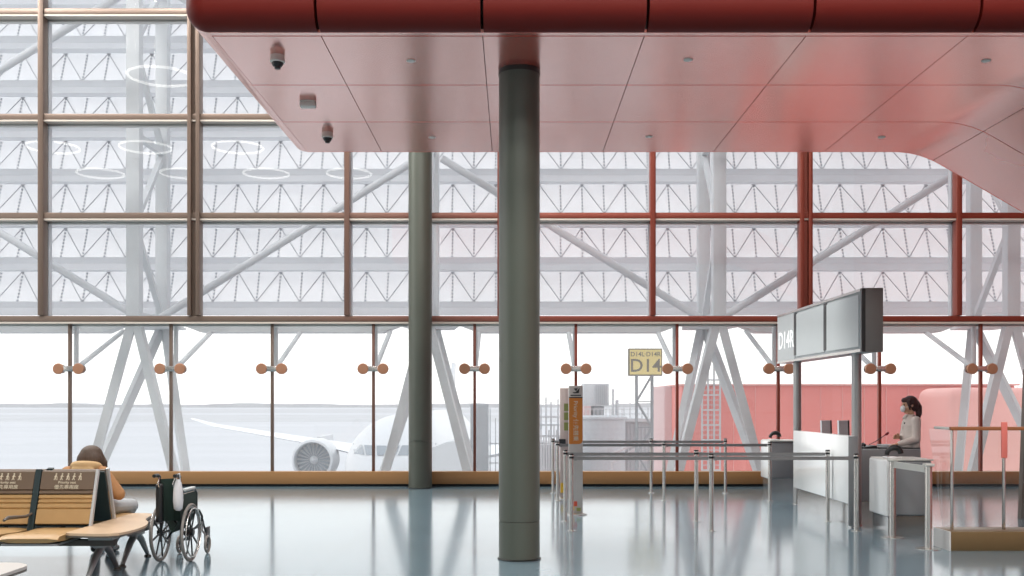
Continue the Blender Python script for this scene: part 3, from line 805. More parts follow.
# support legs (cast A-frames)
for xs in (-3.79, -5.45):
    for s in (-1, 1):
        c = YL+s*.41
        top = (xs, c, .29)
        m = MB(); m.box(xs-.05,xs+.05,c-.12,c+.12,.26,.30,.01); m.build('leg_bracket', 'frame', bench)
        for d in (-.36, .33):
            f_ = (xs, c+d, .02); mid = (xs, c+d*.45, .20)
            m = MB(); m.tube([top, mid, f_], [.038,.034,.02], 10); lg = m.build('leg', 'frame', bench)
            MB().lathe([(.035,0),(.035,.012),(.018,.022)], (xs,c+d,0), 16).build('foot_pad', 'edge', lg)
def rtable(x0, x1, y0, y1, z, r, m_, parent, skew=0):
    pts = []
    for cx, cy, a0 in ((x1-r,y1-r,0),(x0+r,y1-r,90),(x0+r,y0+r,180),(x1-r,y0+r,270)):
        for i in range(7):
            a = math.radians(a0+15*i); pts.append((cx+r*math.cos(a), cy+r*math.sin(a), z))
    b_ = MB(); b_.prism(pts, (0,0,.022)); tt = b_.build('table_top', m_, parent, 20)
    b_ = MB(); b_.prism([((p[0]-(x0+x1)/2)*1.002+(x0+x1)/2,p[1],z-.016) for p in pts], (0,0,.0155)); b_.build('edge_band', 'edge', tt, 20)
ol = [(-3.95,9.04),(-3.90,9.0),(-3.66,8.95),(-3.54,8.96),(-3.47,9.02),(-3.435,9.14),(-3.42,9.35),(-3.43,9.55),(-3.47,9.74),(-3.54,9.92),(-3.62,10.08),(-3.66,10.28),(-3.68,10.45),(-3.71,10.56),(-3.78,10.62),(-3.88,10.64),(-3.95,10.62)]
tt = MB().prism([(x,y,.425) for x, y in ol], (0,0,.022)).build('table_top', 'table', bench, 20)
MB().prism([(x,y,.409) for x, y in ol], (0,0,.0155)).build('edge_band', 'edge', tt, 20)
MB().box(-3.84,-3.62,9.25,10.5,.35,.408).build('table_bracket', 'frame', bench)

b2 = thing('side_table', (-3.9,6.9,0), 'pale grey rounded end table at the lower picture corner, nearer than the priority bench', 'table')
rtable(-4.3, -3.42, 6.2, 7.36, .425, .2, 'tableg', b2)
MB().box(-3.95,-3.7,6.5,7.1,.30,.408).build('table_bracket', 'frame', b2)
for d in (-.36,.36):
    MB().tube([(-3.82,6.75,.3),(-3.82,6.75+d*.45,.2),(-3.82,6.75+d,.015)], [.038,.034,.02], 10).build('leg', 'frame', b2)

# ------------------------------------------------------------------ folded wheelchair
wx, wy, wr = (X(161,10.27)+X(190.7,10.27))/2, 10.27, .292
wc = thing('wheelchair', (wx,wy,0), 'folded black wheelchair with a white bag beside the bench table', 'wheelchair')
hw = .150
for s in (-1, 1):
    x = wx+s*hw
    ring = lambda r, dx, n=44: [(x+dx, wy+r*math.cos(2*PI*i/n), wr+r*math.sin(2*PI*i/n)) for i in range(n)]
    w = MB().tube(ring(wr-.014,0), .0145, 10, closed=True).build('wheel', 'tyre', wc)
    MB().tube(ring(wr-.034,0), .009, 8, closed=True).build('rim', 'frame', w)
    MB().tube(ring(wr-.05,s*.028), .007, 8, closed=True).build('hand_rim', 'steel', w)
    m = MB()
    for i in range(8):
        a = 2*PI*i/8+.2; m.bar((x,wy+.02*math.cos(a),wr+.02*math.sin(a)),(x,wy+(wr-.036)*math.cos(a),wr+(wr-.036)*math.sin(a)), .012, .016)
    m.build('spokes', 'black', w, 0); MB().lathe([(.035,-.03),(.035,.03)], (x,wy,wr), 16, 'X').build('hub', 'black', w)
    cx = wx+s*hw*.98; cy = 10.84
    c_ = MB().tube([(cx, cy+.082*math.cos(2*PI*i/24), .096+.082*math.sin(2*PI*i/24)) for i in range(24)], .014, 8, closed=True).build('caster_wheel', 'tyre', wc)
    m = MB()
    for i in range(5):
        a = 2*PI*i/5; m.bar((cx,cy,.096),(cx,cy+.075*math.cos(a),.096+.075*math.sin(a)),.012)
    m.build('spokes', 'black', c_, 0)
    ix = wx+s*(hw-.05)
    MB().tube([(cx-.022*s,cy,.096),(cx-.022*s,cy-.02,.21),(ix,cy-.03,.24),(ix,cy-.03,.34)], .011, 8).build('caster_fork', 'frame', wc)
    m = MB()
    m.tube([(ix,10.12,.22),(ix,10.12,.60),(ix,10.09,.84),(ix,10.05,.875),(ix,9.97,.88)], .0125, 8)
    m.tube([(ix,10.12,.30),(ix,10.82,.30)], .0125, 8); m.tube([(ix,10.12,.47),(ix,10.70,.47),(ix,10.80,.40),(ix,10.82,.30)], .0125, 8)
    m.tube([(ix,10.14,.70),(ix,10.55,.70),(ix,10.62,.66),(ix,10.62,.47)], .011, 8)
    m.tube([(ix,10.82,.36),(ix,10.90,.25),(ix,10.97,.14)], .011, 8)
    m.build('side_frame', 'black', wc)
    MB().tube([(ix,10.08,.862),(ix,10.03,.882),(ix,9.93,.882)], .018, 10).build('push_handle', 'black', wc)
    MB().box(ix-.028,ix+.028,10.20,10.52,.705,.735,.012).build('arm_pad', 'pad', wc)
    MB().box(ix-.004,ix+.004,10.16,10.60,.47,.68).build('side_guard', 'greenf', wc)
    MB().box(ix-.012,ix+.012,10.92,11.06,.12,.26,.006).build('foot_plate', 'black', wc)
    MB().tube([(ix-.02*s,10.02,.86),(ix-.03*s,9.96,.80),(ix-.03*s,10.02,.74)], .006, 6).build('brake_lever', 'steel', wc)
m = MB(); xi = hw-.05
m.bar((wx-xi,10.30,.22),(wx+xi,10.30,.50),.02); m.bar((wx+xi,10.34,.22),(wx-xi,10.34,.50),.02)
m.build('cross_brace', 'black', wc, 0)
m = MB()                                    # folded back cloth: creased V
for (a, c) in ((-1,0),(0,1)): 
    m.prism([(wx+a*xi,10.10+(.0 if a else .12),.42),(wx+c*xi,10.10+(.0 if c else .12),.42),(wx+c*xi,10.085+(.0 if c else .10),.84),(wx+a*xi,10.085+(.0 if a else .10),.84)], (0,.014,0))
m.build('back_cloth', 'greenf', wc, 0)
m = MB()
for (a, c) in ((-1,0),(0,1)):
    m.prism([(wx+a*xi,10.16,.48 if a else .30),(wx+c*xi,10.16,.48 if c else .30),(wx+c*xi,10.16,.494 if c else .314),(wx+a*xi,10.16,.494 if a else .314)], (0,.50,0))
m.build('seat_cloth', 'greenf', wc, 0)
# dark pouch on the left of the back
MB().box(wx-.11,wx-.045,9.99,10.06,.42,.80,.02,3).build('pouch', 'black', wc)
bgx = X(178,9.98)
m = MB(); rings = []
for z, w, d in ((.54,.020,.012),(.56,.042,.03),(.64,.05,.042),(.74,.046,.036),(.81,.034,.02),(.845,.016,.01)):
    rings.append([(bgx+w*math.cos(2*PI*j/16), 9.985+d*math.sin(2*PI*j/16), z) for j in range(16)])
m.loft(rings)
for dx in (-.02,.02): m.tube([(bgx+dx,9.985,.83),(bgx+dx*.4+.01,9.975,.90),(bgx+.015,9.99,.905)], .004, 6)
bg = m.build('carrier_bag', 'bag'); tag(bg, 'white plastic carrier bag hanging from the wheelchair push handle', 'bag')

# ------------------------------------------------------------------ queue barriers
def make_post():
    t = thing('queue_post', (0,0,0), 'x', 'barrier post', 'slim steel queue posts')
    MB().lathe([(.027,.01),(.027,.90)], (0,0,0), 20).build('pole', 'steel', t, world=False)
    MB().lathe([(.058,0),(.058,.006),(.03,.014)], (0,0,0), 28).build('base_plate', 'steel', t, world=False)
    MB().lathe([(.029,.90),(.031,.905),(.031,.955),(.026,.962)], (0,0,0), 20).build('head', 'black', t, world=False)
    MB().lathe([(.033,.925),(.033,.945)], (0,0,0), 20).build('head_band', 'steel', t, world=False)
    return t
rows = [(12.70,[.725,2.46,4.255],'nearest'),(13.69,[.70,2.45,4.0],'second'),(16.55,[.72,2.44,4.15],'third'),(17.94,[.70,2.42,3.72],'farthest')]
where = ['beside the totems', 'midway along the belt', 'at the counter end']
p0 = None
for y, xs, nm in rows:
    for i, x in enumerate(xs):
        if y == 13.69 and i == 2: x = X(827.7, y)-.0
        lab = 'slim steel queue post %s, in the %s belt row from the camera' % (where[i], nm if nm != 'nearest' else 'first')
        if nm == 'farthest': lab = lab.replace('farthest belt row from the camera', 'last belt row by the window')
        if p0 is None: p0 = make_post(); p0.location = (x,y,0); p0['label'] = lab
        else: dup(p0, (x,y,0), lab)
def belt(x0, x1, y, lab):
    m = MB(); m.box(x0+.034, x1-.034, y-.002, y+.002, .880, .925)
    m.box(x0+.034, x0+.07, y-.012, y+.012, .875, .93, .003)
    tag(m.build('queue_belt', 'belt', smooth=0), lab, 'barrier belt', 'grey queue belts')
rn = ['first','second','third','last']
for (y, xs, nm), r_ in zip(rows, rn):
    if y == 13.69: xs = [xs[0], xs[1], X(827.7,y)]
    belt(xs[0], xs[1], y, 'grey queue belt from the totem side post, %s row from the camera' % r_)
    belt(xs[1], xs[2], y, 'grey queue belt reaching the counter side post, %s row from the camera' % r_)

# ------------------------------------------------------------------ information totems
def totem(x, y, w, face, label):
    t = thing('information_totem', (x,y,0), label, 'sign', 'slim totem signs')
    MB().lathe([(.16,0),(.16,.012),(.13,.028),(.05,.032)], (x,y,0), 36).build('base', 'steel', t)
    MB().box(x-w/2,x+w/2,y-.03,y+.03,.03,1.83,.006).build('blade', face, t)
    return t
ta = totem(X(575.6,14.57), 14.57, .20, 'totem', 'grey totem with an orange Priority panel at the queue entrance')
x = X(575.6,14.57); y = 14.57-.032
q = lambda px: X(px, y)
pts = []
x0_, x1_, zb, zt = x-.096, x+.096, Z(444,y), Z(398,y); r = .05
outl = [(x0_,y,zt),(x0_,y,zb)]+[(x1_-r+r*math.sin(PI/2*i/6),y,zb+r-r*math.cos(PI/2*i/6)) for i in range(7)]+[(x1_,y,zt)]
op = MB(); op.prism(outl, (0,-.003,0)); op = op.build('orange_panel', 'orange', ta, 0)
MB().box(x0_,x1_,y-.003,y+.001,zt,zt+.014).build('divider', 'black', ta, 0)
text('lettering', 'Priority 優先搭乗', .078, 'ink', frame_mtx((x-.003,y-.0045,(zb+zt)/2),(0,0,-1),(1,0,0)), op, .0005)
m = MB(); zl = zt+.10                                  # bird-like header emblem and a line of type
m.prism([(x-.05,y-.003,zl-.02),(x+.0,y-.003,zl-.015),(x+.055,y-.003,zl+.045),(x+.045,y-.003,zl-.03),(x-.02,y-.003,zl-.035)], (0,-.001,0))
m.prism([(x-.03,y-.003,zl+.035),(x+.03,y-.003,zl+.04),(x+.005,y-.003,zl-.005)], (0,-.001,0))
m.build('emblem', 'black', ta, 0)
m = MB(); m.box(x-.075,x+.075,y-.0035,y-.0025,zt+.03,zt+.045); m.build('header_line', 'black', ta, 0)
m = MB(); m.box(x-.08,x+.02,y-.004,y-.002,.12,.19); m.build('foot_graphic', 'redlab', ta, 0)
m = MB(); m.box(x-.08,x-.02,y-.0045,y-.0015,.06,.12); m.build('foot_graphic', 'yellow', ta, 0)
m = MB(); m.box(x+.01,x+.07,y-.004,y-.002,.05,.10); m.build('foot_graphic', 'green', ta, 0)
tb = totem(X(565.0,16.95), 16.95, .17, 'totempink', 'pale totem with olive labels standing behind the orange totem')
y = 16.95-.032
for py0, py1 in ((403.5,411),(412.5,420),(422.5,430.5)):
    MB().box(X(564.0,y),X(569.5,y),y-.004,y+.001,Z(py1,y),Z(py0,y)).build('olive_label', 'green', tb, 0)
MB().box(X(560.5,y),X(566,y),y-.004,y+.001,.10,.26).build('foot_label', 'yellow', tb, 0)
MB().box(X(562.5,y)-.06,X(562.5,y)+.05,y-.03,y-.005,Z(446,y),Z(439,y)).build('display_bracket', 'gap', tb, 0)

# ------------------------------------------------------------------ gate counter
CXF = 4.27
gc = thing('gate_counter', (4.5,13.7,0), 'long white boarding gate counter with a lower grey desk behind', 'counter')
MB().box(CXF,CXF+.11,13.05,15.6,.30,1.165,.012).build('front_panel', 'counter', gc)
MB().box(CXF+.05,CXF+.11,13.09,15.55,0,.30).build('plinth', 'plinth', gc, 0)
MB().box(CXF+.0,CXF+.115,13.02,13.049,.02,1.165,.004).build('end_trim', 'countergrey', gc)
MB().box(CXF+.11,5.36,14.06,15.6,.90,.95,.006).build('worktop', 'countergrey', gc)
MB().box(4.70,5.57,13.98,14.06,.24,.957,.01).build('return_panel', 'countergrey', gc)
MB().box(4.74,5.53,14.0,14.05,0,.24).build('return_plinth', 'plinth', gc, 0)
MB().box(4.6,5.3,14.9,15.58,.02,.90,.01).build('cabinet', 'countergrey', gc)
# overhead gate sign on two poles
gsn = thing('gate_sign', (4.33,14,0), 'long grey D14R gate sign on two poles above the counter', 'sign')
xa, xb, ya, yb, za, zb = 4.335, 4.595, 12.72, 16.8, 2.227, 3.016
MB().box(xa+.012,xb,ya+.05,yb,za,zb,.006).build('housing', 'signgrey', gsn)
MB().box(xa+.045,xb+.004,ya,ya+.05,za-.004,zb+.004,.004).build('end_cap', 'signside', gsn)
MB().box(xa+.0,xa+.045,ya+.004,ya+.05,za,zb).build('end_gap', 'black', gsn, 0)
yt = 15.74                       # lettering section / screens
ts = MB().box(xa+.002,xa+.014,yt+.03,yb-.01,za+.012,zb-.012).build('letter_panel', 'signgrey', gsn, 0)
text('lettering', 'D14R', .385, 'whitelet', frame_mtx((xa,(yt+yb)/2,(za+zb)/2-.05),(0,-1,0),(0,0,1)), ts, .002)
ys_ = [yt, 14.23, ya+.10]
for i in range(2):
    MB().box(xa+.0,xa+.014,ys_[i+1]+.03,ys_[i]-.03,za+.07,zb-.07).build('screen', 'screen', gsn, 0)
    MB().box(xa-.002,xa+.014,ys_[i]-.065,ys_[i]+.065,za+.09,zb-.05).build('screen_gap', 'black', gsn, 0)
for z0_, z1_ in ((za,za+.035),(zb-.035,zb)): MB().box(xa-.004,xa+.014,ya+.05,yb,z0_,z1_).build('rail_trim', 'steel', gsn, 0)
for y in (13.3, 16.07):
    MB().lathe([(.062,0),(.062,za+.02)], (4.462,y,0), 28).build('pole', 'column' if False else 'frame', gsn)
    MB().lathe([(.078,0),(.078,.01),(.063,.015)], (4.462,y,0), 28).build('pole_flange', 'steel', gsn)
# monitors
for x, y, lab in ((X(827,15.0),15.0,'silver monitor on the gate desk, seen from behind, nearer the far sign pole'),(X(844.5,14.25),14.25,'silver monitor on the gate desk, seen from behind, beside the near sign pole')):
    t = thing('monitor', (x,y,.951), lab, 'monitor', 'monitors on the gate desk')
    ang = math.radians(32)
    a = Vector((math.cos(ang),math.sin(ang)*.4,0)).normalized()
    w = .085
    yy, x2 = y, x
    zt = Z(420.5,yy); zb_ = 1.05
    m = MB(); m.prism([(x2-w,yy-.04,zb_),(x2+w,yy+.10,zb_),(x2+w*.9,yy+.10,zt),(x2-w*1.1,yy-.04,zt)], (-.01,.03,0)); m.build('case', 'monitor', t, 0)
    m = MB(); m.prism([(x2+w+.002,yy+.10,zb_-.002),(x2+w*.9+.002,yy+.10,zt+.002),(x2+w*.9+.03,yy+.12,zt),(x2+w+.03,yy+.12,zb_)], (0,.02,0)); m.build('bezel', 'black', t, 0)
    MB().tube([(x2,yy+.07,.955),(x2,yy+.07,1.12)], .02, 10).build('stand_neck', 'frame', t)
    MB().box(x2-.09,x2+.09,yy+.0,yy+.16,.951,.962,.003).build('stand_base', 'frame', t)
# things on the desk
dz = .951
t = thing('telephone', (4.93,14.2,dz), 'low black desk telephone by the near sign pole', 'telephone')
MB().prism([(4.84,14.12,dz),(5.02,14.12,dz),(5.02,14.12,dz+.05),(4.84,14.12,dz+.025)], (0,.2,0)).build('body', 'black', t, 0)
MB().tube([(4.86,14.15,dz+.05),(4.86,14.20,dz+.075),(4.86,14.27,dz+.05)], [.022,.014,.022], 10).build('handset', 'black', t)
m = MB(); m.box(5.06,5.26,14.12,14.36,dz,dz+.022,.005); kb = m.build('keyboard', 'black'); tag(kb, 'thin black keyboard under the seated-height microphone, before the clerk\'s hand', 'keyboard')
kb['label'] = 'thin black keyboard on the gate desk under the clerk\'s hand'
def goose(pts, lab, tip):
    p = [Vector(v) for v in pts]; base = p[0]
    t = thing('gooseneck_microphone', base, lab, 'microphone', 'gooseneck microphones')
    MB().lathe([(.04,0),(.04,.02),(.015,.03)], base, 18).build('base', 'black', t); MB().tube(p, .006, 8).build('gooseneck', 'black', t)
    d = (p[-1]-p[-2]).normalized(); MB().tube([p[-1], p[-1]+d*.03, p[-1]+d*.06], [.010,.02,.012], 10).build('head', tip, t)
goose([(5.02,14.42,dz),(5.02,14.42,dz+.05),(5.10,14.42,1.0+.04),(5.24,14.42,1.135)], 'black gooseneck microphone with a red tip in front of the clerk', 'redtip')
# shelf unit behind the clerk carrying the second microphone
t = thing('back_cabinet', (6.05,15.0,0), 'low grey cabinet behind the clerk beside the balustrade', 'cabinet')
MB().box(5.62,5.92,15.35,15.8,.02,.93,.01).build('body', 'countergrey', t)
MB().box(5.61,5.93,15.33,15.81,.93,.95,.004).build('top', 'countergrey', t)
goose([(5.80,15.4,.951),(5.80,15.4,.98),(5.83,15.4,1.02),(5.90,15.4,1.10)], 'small black gooseneck microphone behind the clerk\'s back', 'black')

# reader consoles with black scanner heads
def console(x, y, lab, hl):
    t = thing('reader_console', (x,y,0), lab, 'console', 'grey reader consoles')
    MB().box(x+.03,x+.545,y+.01,y+.60,.235,.90,.03,4).build('body', 'countergrey', t)
    MB().box(x,x+.055,y+.02,y+.62,.225,.905,.02,3).build('side_panel', 'counter', t)
    MB().box(x+.03,x+.52,y+.04,y+.57,0,.235).build('plinth', 'plinth', t, 0)
    MB().box(x+.02,x+.56,y-.0,y+.62,.895,.915,.006).build('top', 'alu', t)
    s = thing('barcode_scanner', (x+.12,y+.2,.915), hl, 'scanner', 'black scanner heads')
    MB().box(x+.05,x+.22,y+.12,y+.30,.915,.935,.008).build('base', 'counter', s)
    m = MB(); m.tube([(x+.07+.085*(1-math.cos(PI*i/10))*1.0, y+.2, .935+.11*math.sin(PI*i/10*.82+.2)) for i in range(11)], [.03]*4+[.036]*7, 12); m.build('hood', 'black', s)
    return t
console(4.47, 12.24, 'grey reader console beside the steel rail posts, nearer one', 'black curved scanner head on the console beside the rail posts')
console(4.55, 18.2, 'grey reader console against the window, behind the white counter', 'black curved scanner head on the console near the window')
# rail between two stout posts
gr = thing('gate_rail', (4.5,11.6,0), 'stout steel gate rail with two posts in front of the grey console', 'rail')
for x, y in ((4.478,12.08),(4.525,11.15)):
    MB().lathe([(.038,.012),(.038,.90),(.035,.925)], (x,y,0), 24).build('post', 'steel', gr)
    MB().lathe([(.13,0),(.13,.006),(.06,.014)], (x,y,0), 36).build('base_plate', 'steel', gr)
    MB().box(x-.05,x+.05,y-.05,y+.05,.90,.93,.008).build('head', 'alu', gr)
m = MB(); m.bar((4.48,12.04,.865),(4.523,11.19,.865),.02,.075); m.build('rail', 'alu', gr, 0)

# ------------------------------------------------------------------ balustrade at the right
bl = thing('glass_balustrade', (6,11.2,0), 'glass balustrade with brown handrail on a bronze base', 'balustrade')
bx0, bx1 = 4.70, 9.5
MB().box(bx0+.005,bx1,11.0,11.42,0,.205,.004).build('base', 'bronzebase', bl)
MB().box(bx0-.012,bx0+.004,11.0,11.42,0,.205).build('base_end_panel', 'whitepanel', bl, 0)
gy = 11.2; gxs = [4.80, X(1003.7,gy), 6.6, 7.8, 9.0]
for a, c in zip(gxs, gxs[1:]):
    m = MB(); m.poly([(a+.012,gy,.2),(c-.012,gy,.2),(c-.012,gy,1.295),(a+.012,gy,1.295)]); m.build('glass_panel', 'railglass', bl, 0)
for x in gxs: MB().box(x-.011,x+.011,gy-.02,gy+.02,.2,1.29,.003).build('post', 'steel', bl)
MB().box(4.78,9.3,gy-.03,gy+.03,1.29,1.33,.008).build('handrail', 'handrail', bl)
m = MB(); m.poly([(4.79,gy+.02,.2),(4.79,gy+.22,.2),(4.79,gy+.6,1.295),(4.79,gy+.02,1.295)]); m.build('return_glass', 'railglass', bl, 0)
MB().box(4.775,4.805,gy+.03,gy+.42,1.295,1.325,.004).build('return_rail', 'alu', bl)
m = MB(); x = X(1004,gy-.03); m.box(x-.033,x+.033,gy-.045,gy-.025,Z(458,gy),Z(422,gy),.006)  # narrow red strip in front of the balustrade post
tag(m.build('red_strip', 'salmon'), 'small vertical red strip on the balustrade post', 'sign')
m = MB(); yc = 14.0
m.prism([(X(1019,yc)+.03,yc,.0),(X(1017,yc)+.9,yc,.0),(X(1017,yc)+.9,yc,2.05),(X(1023,yc)+.05,yc,2.05)], (0,.10,0))
tb_ = m.build('service_cabinet', 'taupe', smooth=0); tag(tb_, 'taupe cabinet cut by the picture edge behind the balustrade', 'cabinet')

# ------------------------------------------------------------------ people
def ell(c, rx, ry, n=20, z=None, tilt=None):
    c = Vector(c); return [c+Vector((rx*math.cos(2*PI*j/n), ry*math.sin(2*PI*j/n), 0)) for j in range(n)]
def hand(mb, wrist, d, side, up, s=1.0, curl=.5):
    """palm + four fingers + thumb; d = pointing direction, up = back of the hand, side = thumb side"""
    w = Vector(wrist); d = Vector(d).normalized(); up = Vector(up); up = (up-d*up.dot(d)).normalized(); sd = d.cross(up)
    if sd.dot(Vector(side)) < 0: sd = -sd
    for k in range(4):
        off = (-.03+.02*k)*s; base = w+d*.085*s+sd*off
        mb.chain([(w+d*.01*s+sd*off*.5, .016*s), (w+d*.05*s+sd*off*.9, .0145*s), (base, .0115*s)], 8)
        L = [.060,.074,.078,.070][k]*s; p = base; a = 0; pr = [(p, .0105*s)]
        for f_ in (.42,.32,.26):
            a += curl*.6; p = p+(d*math.cos(a)-up*math.sin(a))*L*f_; pr.append((p, .0095*s if f_ > .3 else .008*s))
        mb.chain(pr, 8)
    t0 = w+d*.025*s+sd*.022*s; t1 = t0+(d*.6+sd*.8).normalized()*.038*s-up*.006*s; t2 = t1+(d*.85+sd*.35).normalized()*.032*s-up*.008*s
    mb.chain([(t0,.015*s),(t1,.0115*s),(t2,.009*s)], 8)

def head(mb, c, fwd, s=1.0):
    """skull, jaw, nose, ears, neck stub; c = head centre, fwd = facing direction"""
    c = Vector(c); f_ = Vector(fwd).normalized(); up = Vector((0,0,1)); up = (up-f_*up.dot(f_)).normalized(); rt = f_.cross(up)
    def B(a, b_, d, r): mb.ball(c+f_*a*s+rt*b_*s+up*d*s, r*s, n=14, m=10)
    B(-.012,0,.022,.090); B(.012,0,.02,.080); B(-.03,0,.01,.082); B(.02,0,-.03,.066); B(.034,0,-.066,.046); B(.05,0,-.088,.026)
    B(.03,.026,-.045,.044); B(.03,-.026,-.045,.044)
    mb.chain([(c+f_*.088*s+up*.018*s,.010*s),(c+f_*.102*s-up*.012*s,.0125*s)], 8)          # nose
    B(.094,.0,-.05,.012); B(.092,.0,-.062,.011)                                               # lips
    for sg in (-1,1):
        mb.ball(c+rt*sg*.082*s-f_*.012*s, .024*s, sc=(.6,.6,1.1), n=10, m=8)                 # ears
    return f_, rt, up
def eyes(parent, c, fwd, s=1.0):
    c = Vector(c); f_ = Vector(fwd).normalized(); up = Vector((0,0,1)); up = (up-f_*up.dot(f_)).normalized(); rt = f_.cross(up)
    for sg in (-1,1):
        MB().ball(c+f_*.080*s+rt*sg*.032*s+up*.008*s, .012*s, n=12, m=8).build('eye', 'eye', parent)
        MB().chain([(c+f_*.088*s+rt*sg*.018*s+up*.032*s,.0035*s),(c+f_*.076*s+rt*sg*.046*s+up*.034*s,.003*s)], 6).build('eyebrow', 'hairr', parent)

# --- clerk standing behind the desk, facing the counter (-X)
cx, cy = 5.62, 14.52
fw = (-1,-.04,-.04)
hc = Vector((cx-.005, cy, 1.555))
def clerk():
    body = MB()
    f_, rt, up = head(body, hc, fw, 1.02)
    body.chain([(hc+Vector((.015,0,-.06)),.052),(hc+Vector((.03,0,-.14)),.050),((cx+.03,cy,1.36),.07)])
    # torso and legs (mostly under the clothes)
    body.loft([ell((cx+.02,cy,z), a, b_) for z, a, b_ in ((.84,.095,.14),(.95,.10,.145),(1.05,.085,.12),(1.15,.092,.125),(1.27,.10,.15),(1.35,.08,.13),(1.39,.05,.07))])
    for sg in (-1, 1):
        y = cy+sg*.085
        body.chain([((cx+.02,y,.86),.082),((cx+.01,y,.48),.054),((cx+.03,y,.28),.05),((cx+.035,y,.09),.034)])
        body.chain([((cx+.04,y,.045),.03),((cx-.05,y,.035),.032),((cx-.13,y,.025),.022)])
    # left arm (camera side) reaching to the desk, right arm raised
    sl, el, wl = Vector((cx+.035,cy-.155,1.335)), Vector((cx+.03,cy-.185,1.075)), Vector((cx-.22,cy-.17,1.012))
    sr, er, wr_ = Vector((cx+.035,cy+.155,1.335)), Vector((cx-.02,cy+.185,1.09)), Vector((cx-.13,cy+.02,1.10))
    body.chain([(sl,.05),(el,.038),(wl,.026)]); body.chain([(sr,.05),(er,.038),(wr_,.026)])
    hand(body, wl, (-1,.05,-.16), (0,1,.2), (0,0,1), .92, .45)
    hand(body, wr_, (-1,-.3,.12), (-.2,-.5,1), (0,1,.3), .92, .7)
    p = link('person', voxel(body, .006, 4), 'skin')
    tag(p, 'masked clerk in a white blouse with a dark ponytail standing at the gate desk', 'person')
    eyes(p, hc, fw, 1.02)
    # blouse
    bl_ = MB()
    bl_.loft([ell((cx+.02,cy,z), a, b_) for z, a, b_ in ((.955,.118,.162),(1.0,.122,.165),(1.08,.116,.152),(1.16,.118,.152),(1.27,.122,.172),(1.345,.10,.155),(1.39,.07,.09),(1.425,.058,.062))])
    bl_.chain([(sl,.068),((sl+el)/2,.06),(el,.056),((el+wl)/2,.05),(wl+Vector((.02,0,0)),.041)]); bl_.chain([(sr,.068),(er,.056),(wr_+Vector((.03,.0,0)),.041)])
    bb = link('blouse', voxel(bl_, .009, 3), 'blouse', p)
    m = MB()
    for s in (-1,1): m.chain([((cx-.045,cy+s*.02,1.415),.014),((cx-.075,cy+s*.035,1.37),.012)], 8)
    m.chain([((cx-.05,cy,1.41),.008),((cx-.085,cy-.005,1.33),.007),((cx-.108,cy-.03,1.22),.006)], 8)
    m.build('collar', 'blouse', bb)
    MB().lathe([(.01,-.004),(.014,0),(.01,.004)], (cx-.088,cy-.06,1.30), 12, 'Y').build('badge', 'dark', bb)
    # trousers and belt
    tr = MB(); tr.loft([ell((cx+.02,cy,z), a, b_) for z, a, b_ in ((.80,.11,.158),(.90,.122,.168),(.962,.122,.166))])
    for sg in (-1,1): tr.chain([((cx+.02,cy+sg*.085,.84),.098),((cx+.01,cy+sg*.085,.48),.075),((cx+.03,cy+sg*.085,.10),.062)])
    link('trousers', voxel(tr, .012, 3), 'dark', p)
    for sg in (-1,1): MB().ball((cx-.04,cy+sg*.085,.04), .05, sc=(2.3,.85,.8)).build('shoe', 'black', p)
    # hair with fringe and ponytail
    h = MB()
    c = hc
    h.ball(c+Vector((.022,0,.035)), .105, sc=(1.0,.95,.98)); h.ball(c+Vector((.055,0,.0)), .09, sc=(.9,.98,1.05))
    h.ball(c+Vector((-.055,0,.068)), .055, sc=(.9,1.3,.75))
    for sg in (-1,1): h.chain([(c+Vector((-.03,sg*.075,.05)),.03),(c+Vector((-.03,sg*.088,.0)),.02),(c+Vector((-.02,sg*.086,-.06)),.012)], 8)
    h.chain([(c+Vector((.10,0,.03)),.05),(c+Vector((.135,0,-.03)),.05),(c+Vector((.135,-.01,-.11)),.046),(c+Vector((.125,-.01,-.17)),.034),(c+Vector((.12,-.01,-.215)),.012)], 12)
    link('hair', voxel(h, .008, 3), 'hairr', p)
    # mask
    k = MB(); c2 = hc+Vector((-.088,.0,-.048))
    k.ball(c2, .05, sc=(.62,1.12,1.02)); mk = k.build('face_mask', 'mask', p)
    for sg in (-1,1): MB().tube([c2+Vector((.01,sg*.052,.02)), hc+Vector((-.03,sg*.082,-.02)), hc+Vector((.005,sg*.092,.0))], .0025, 6).build('ear_loop', 'mask', mk)
clerk()

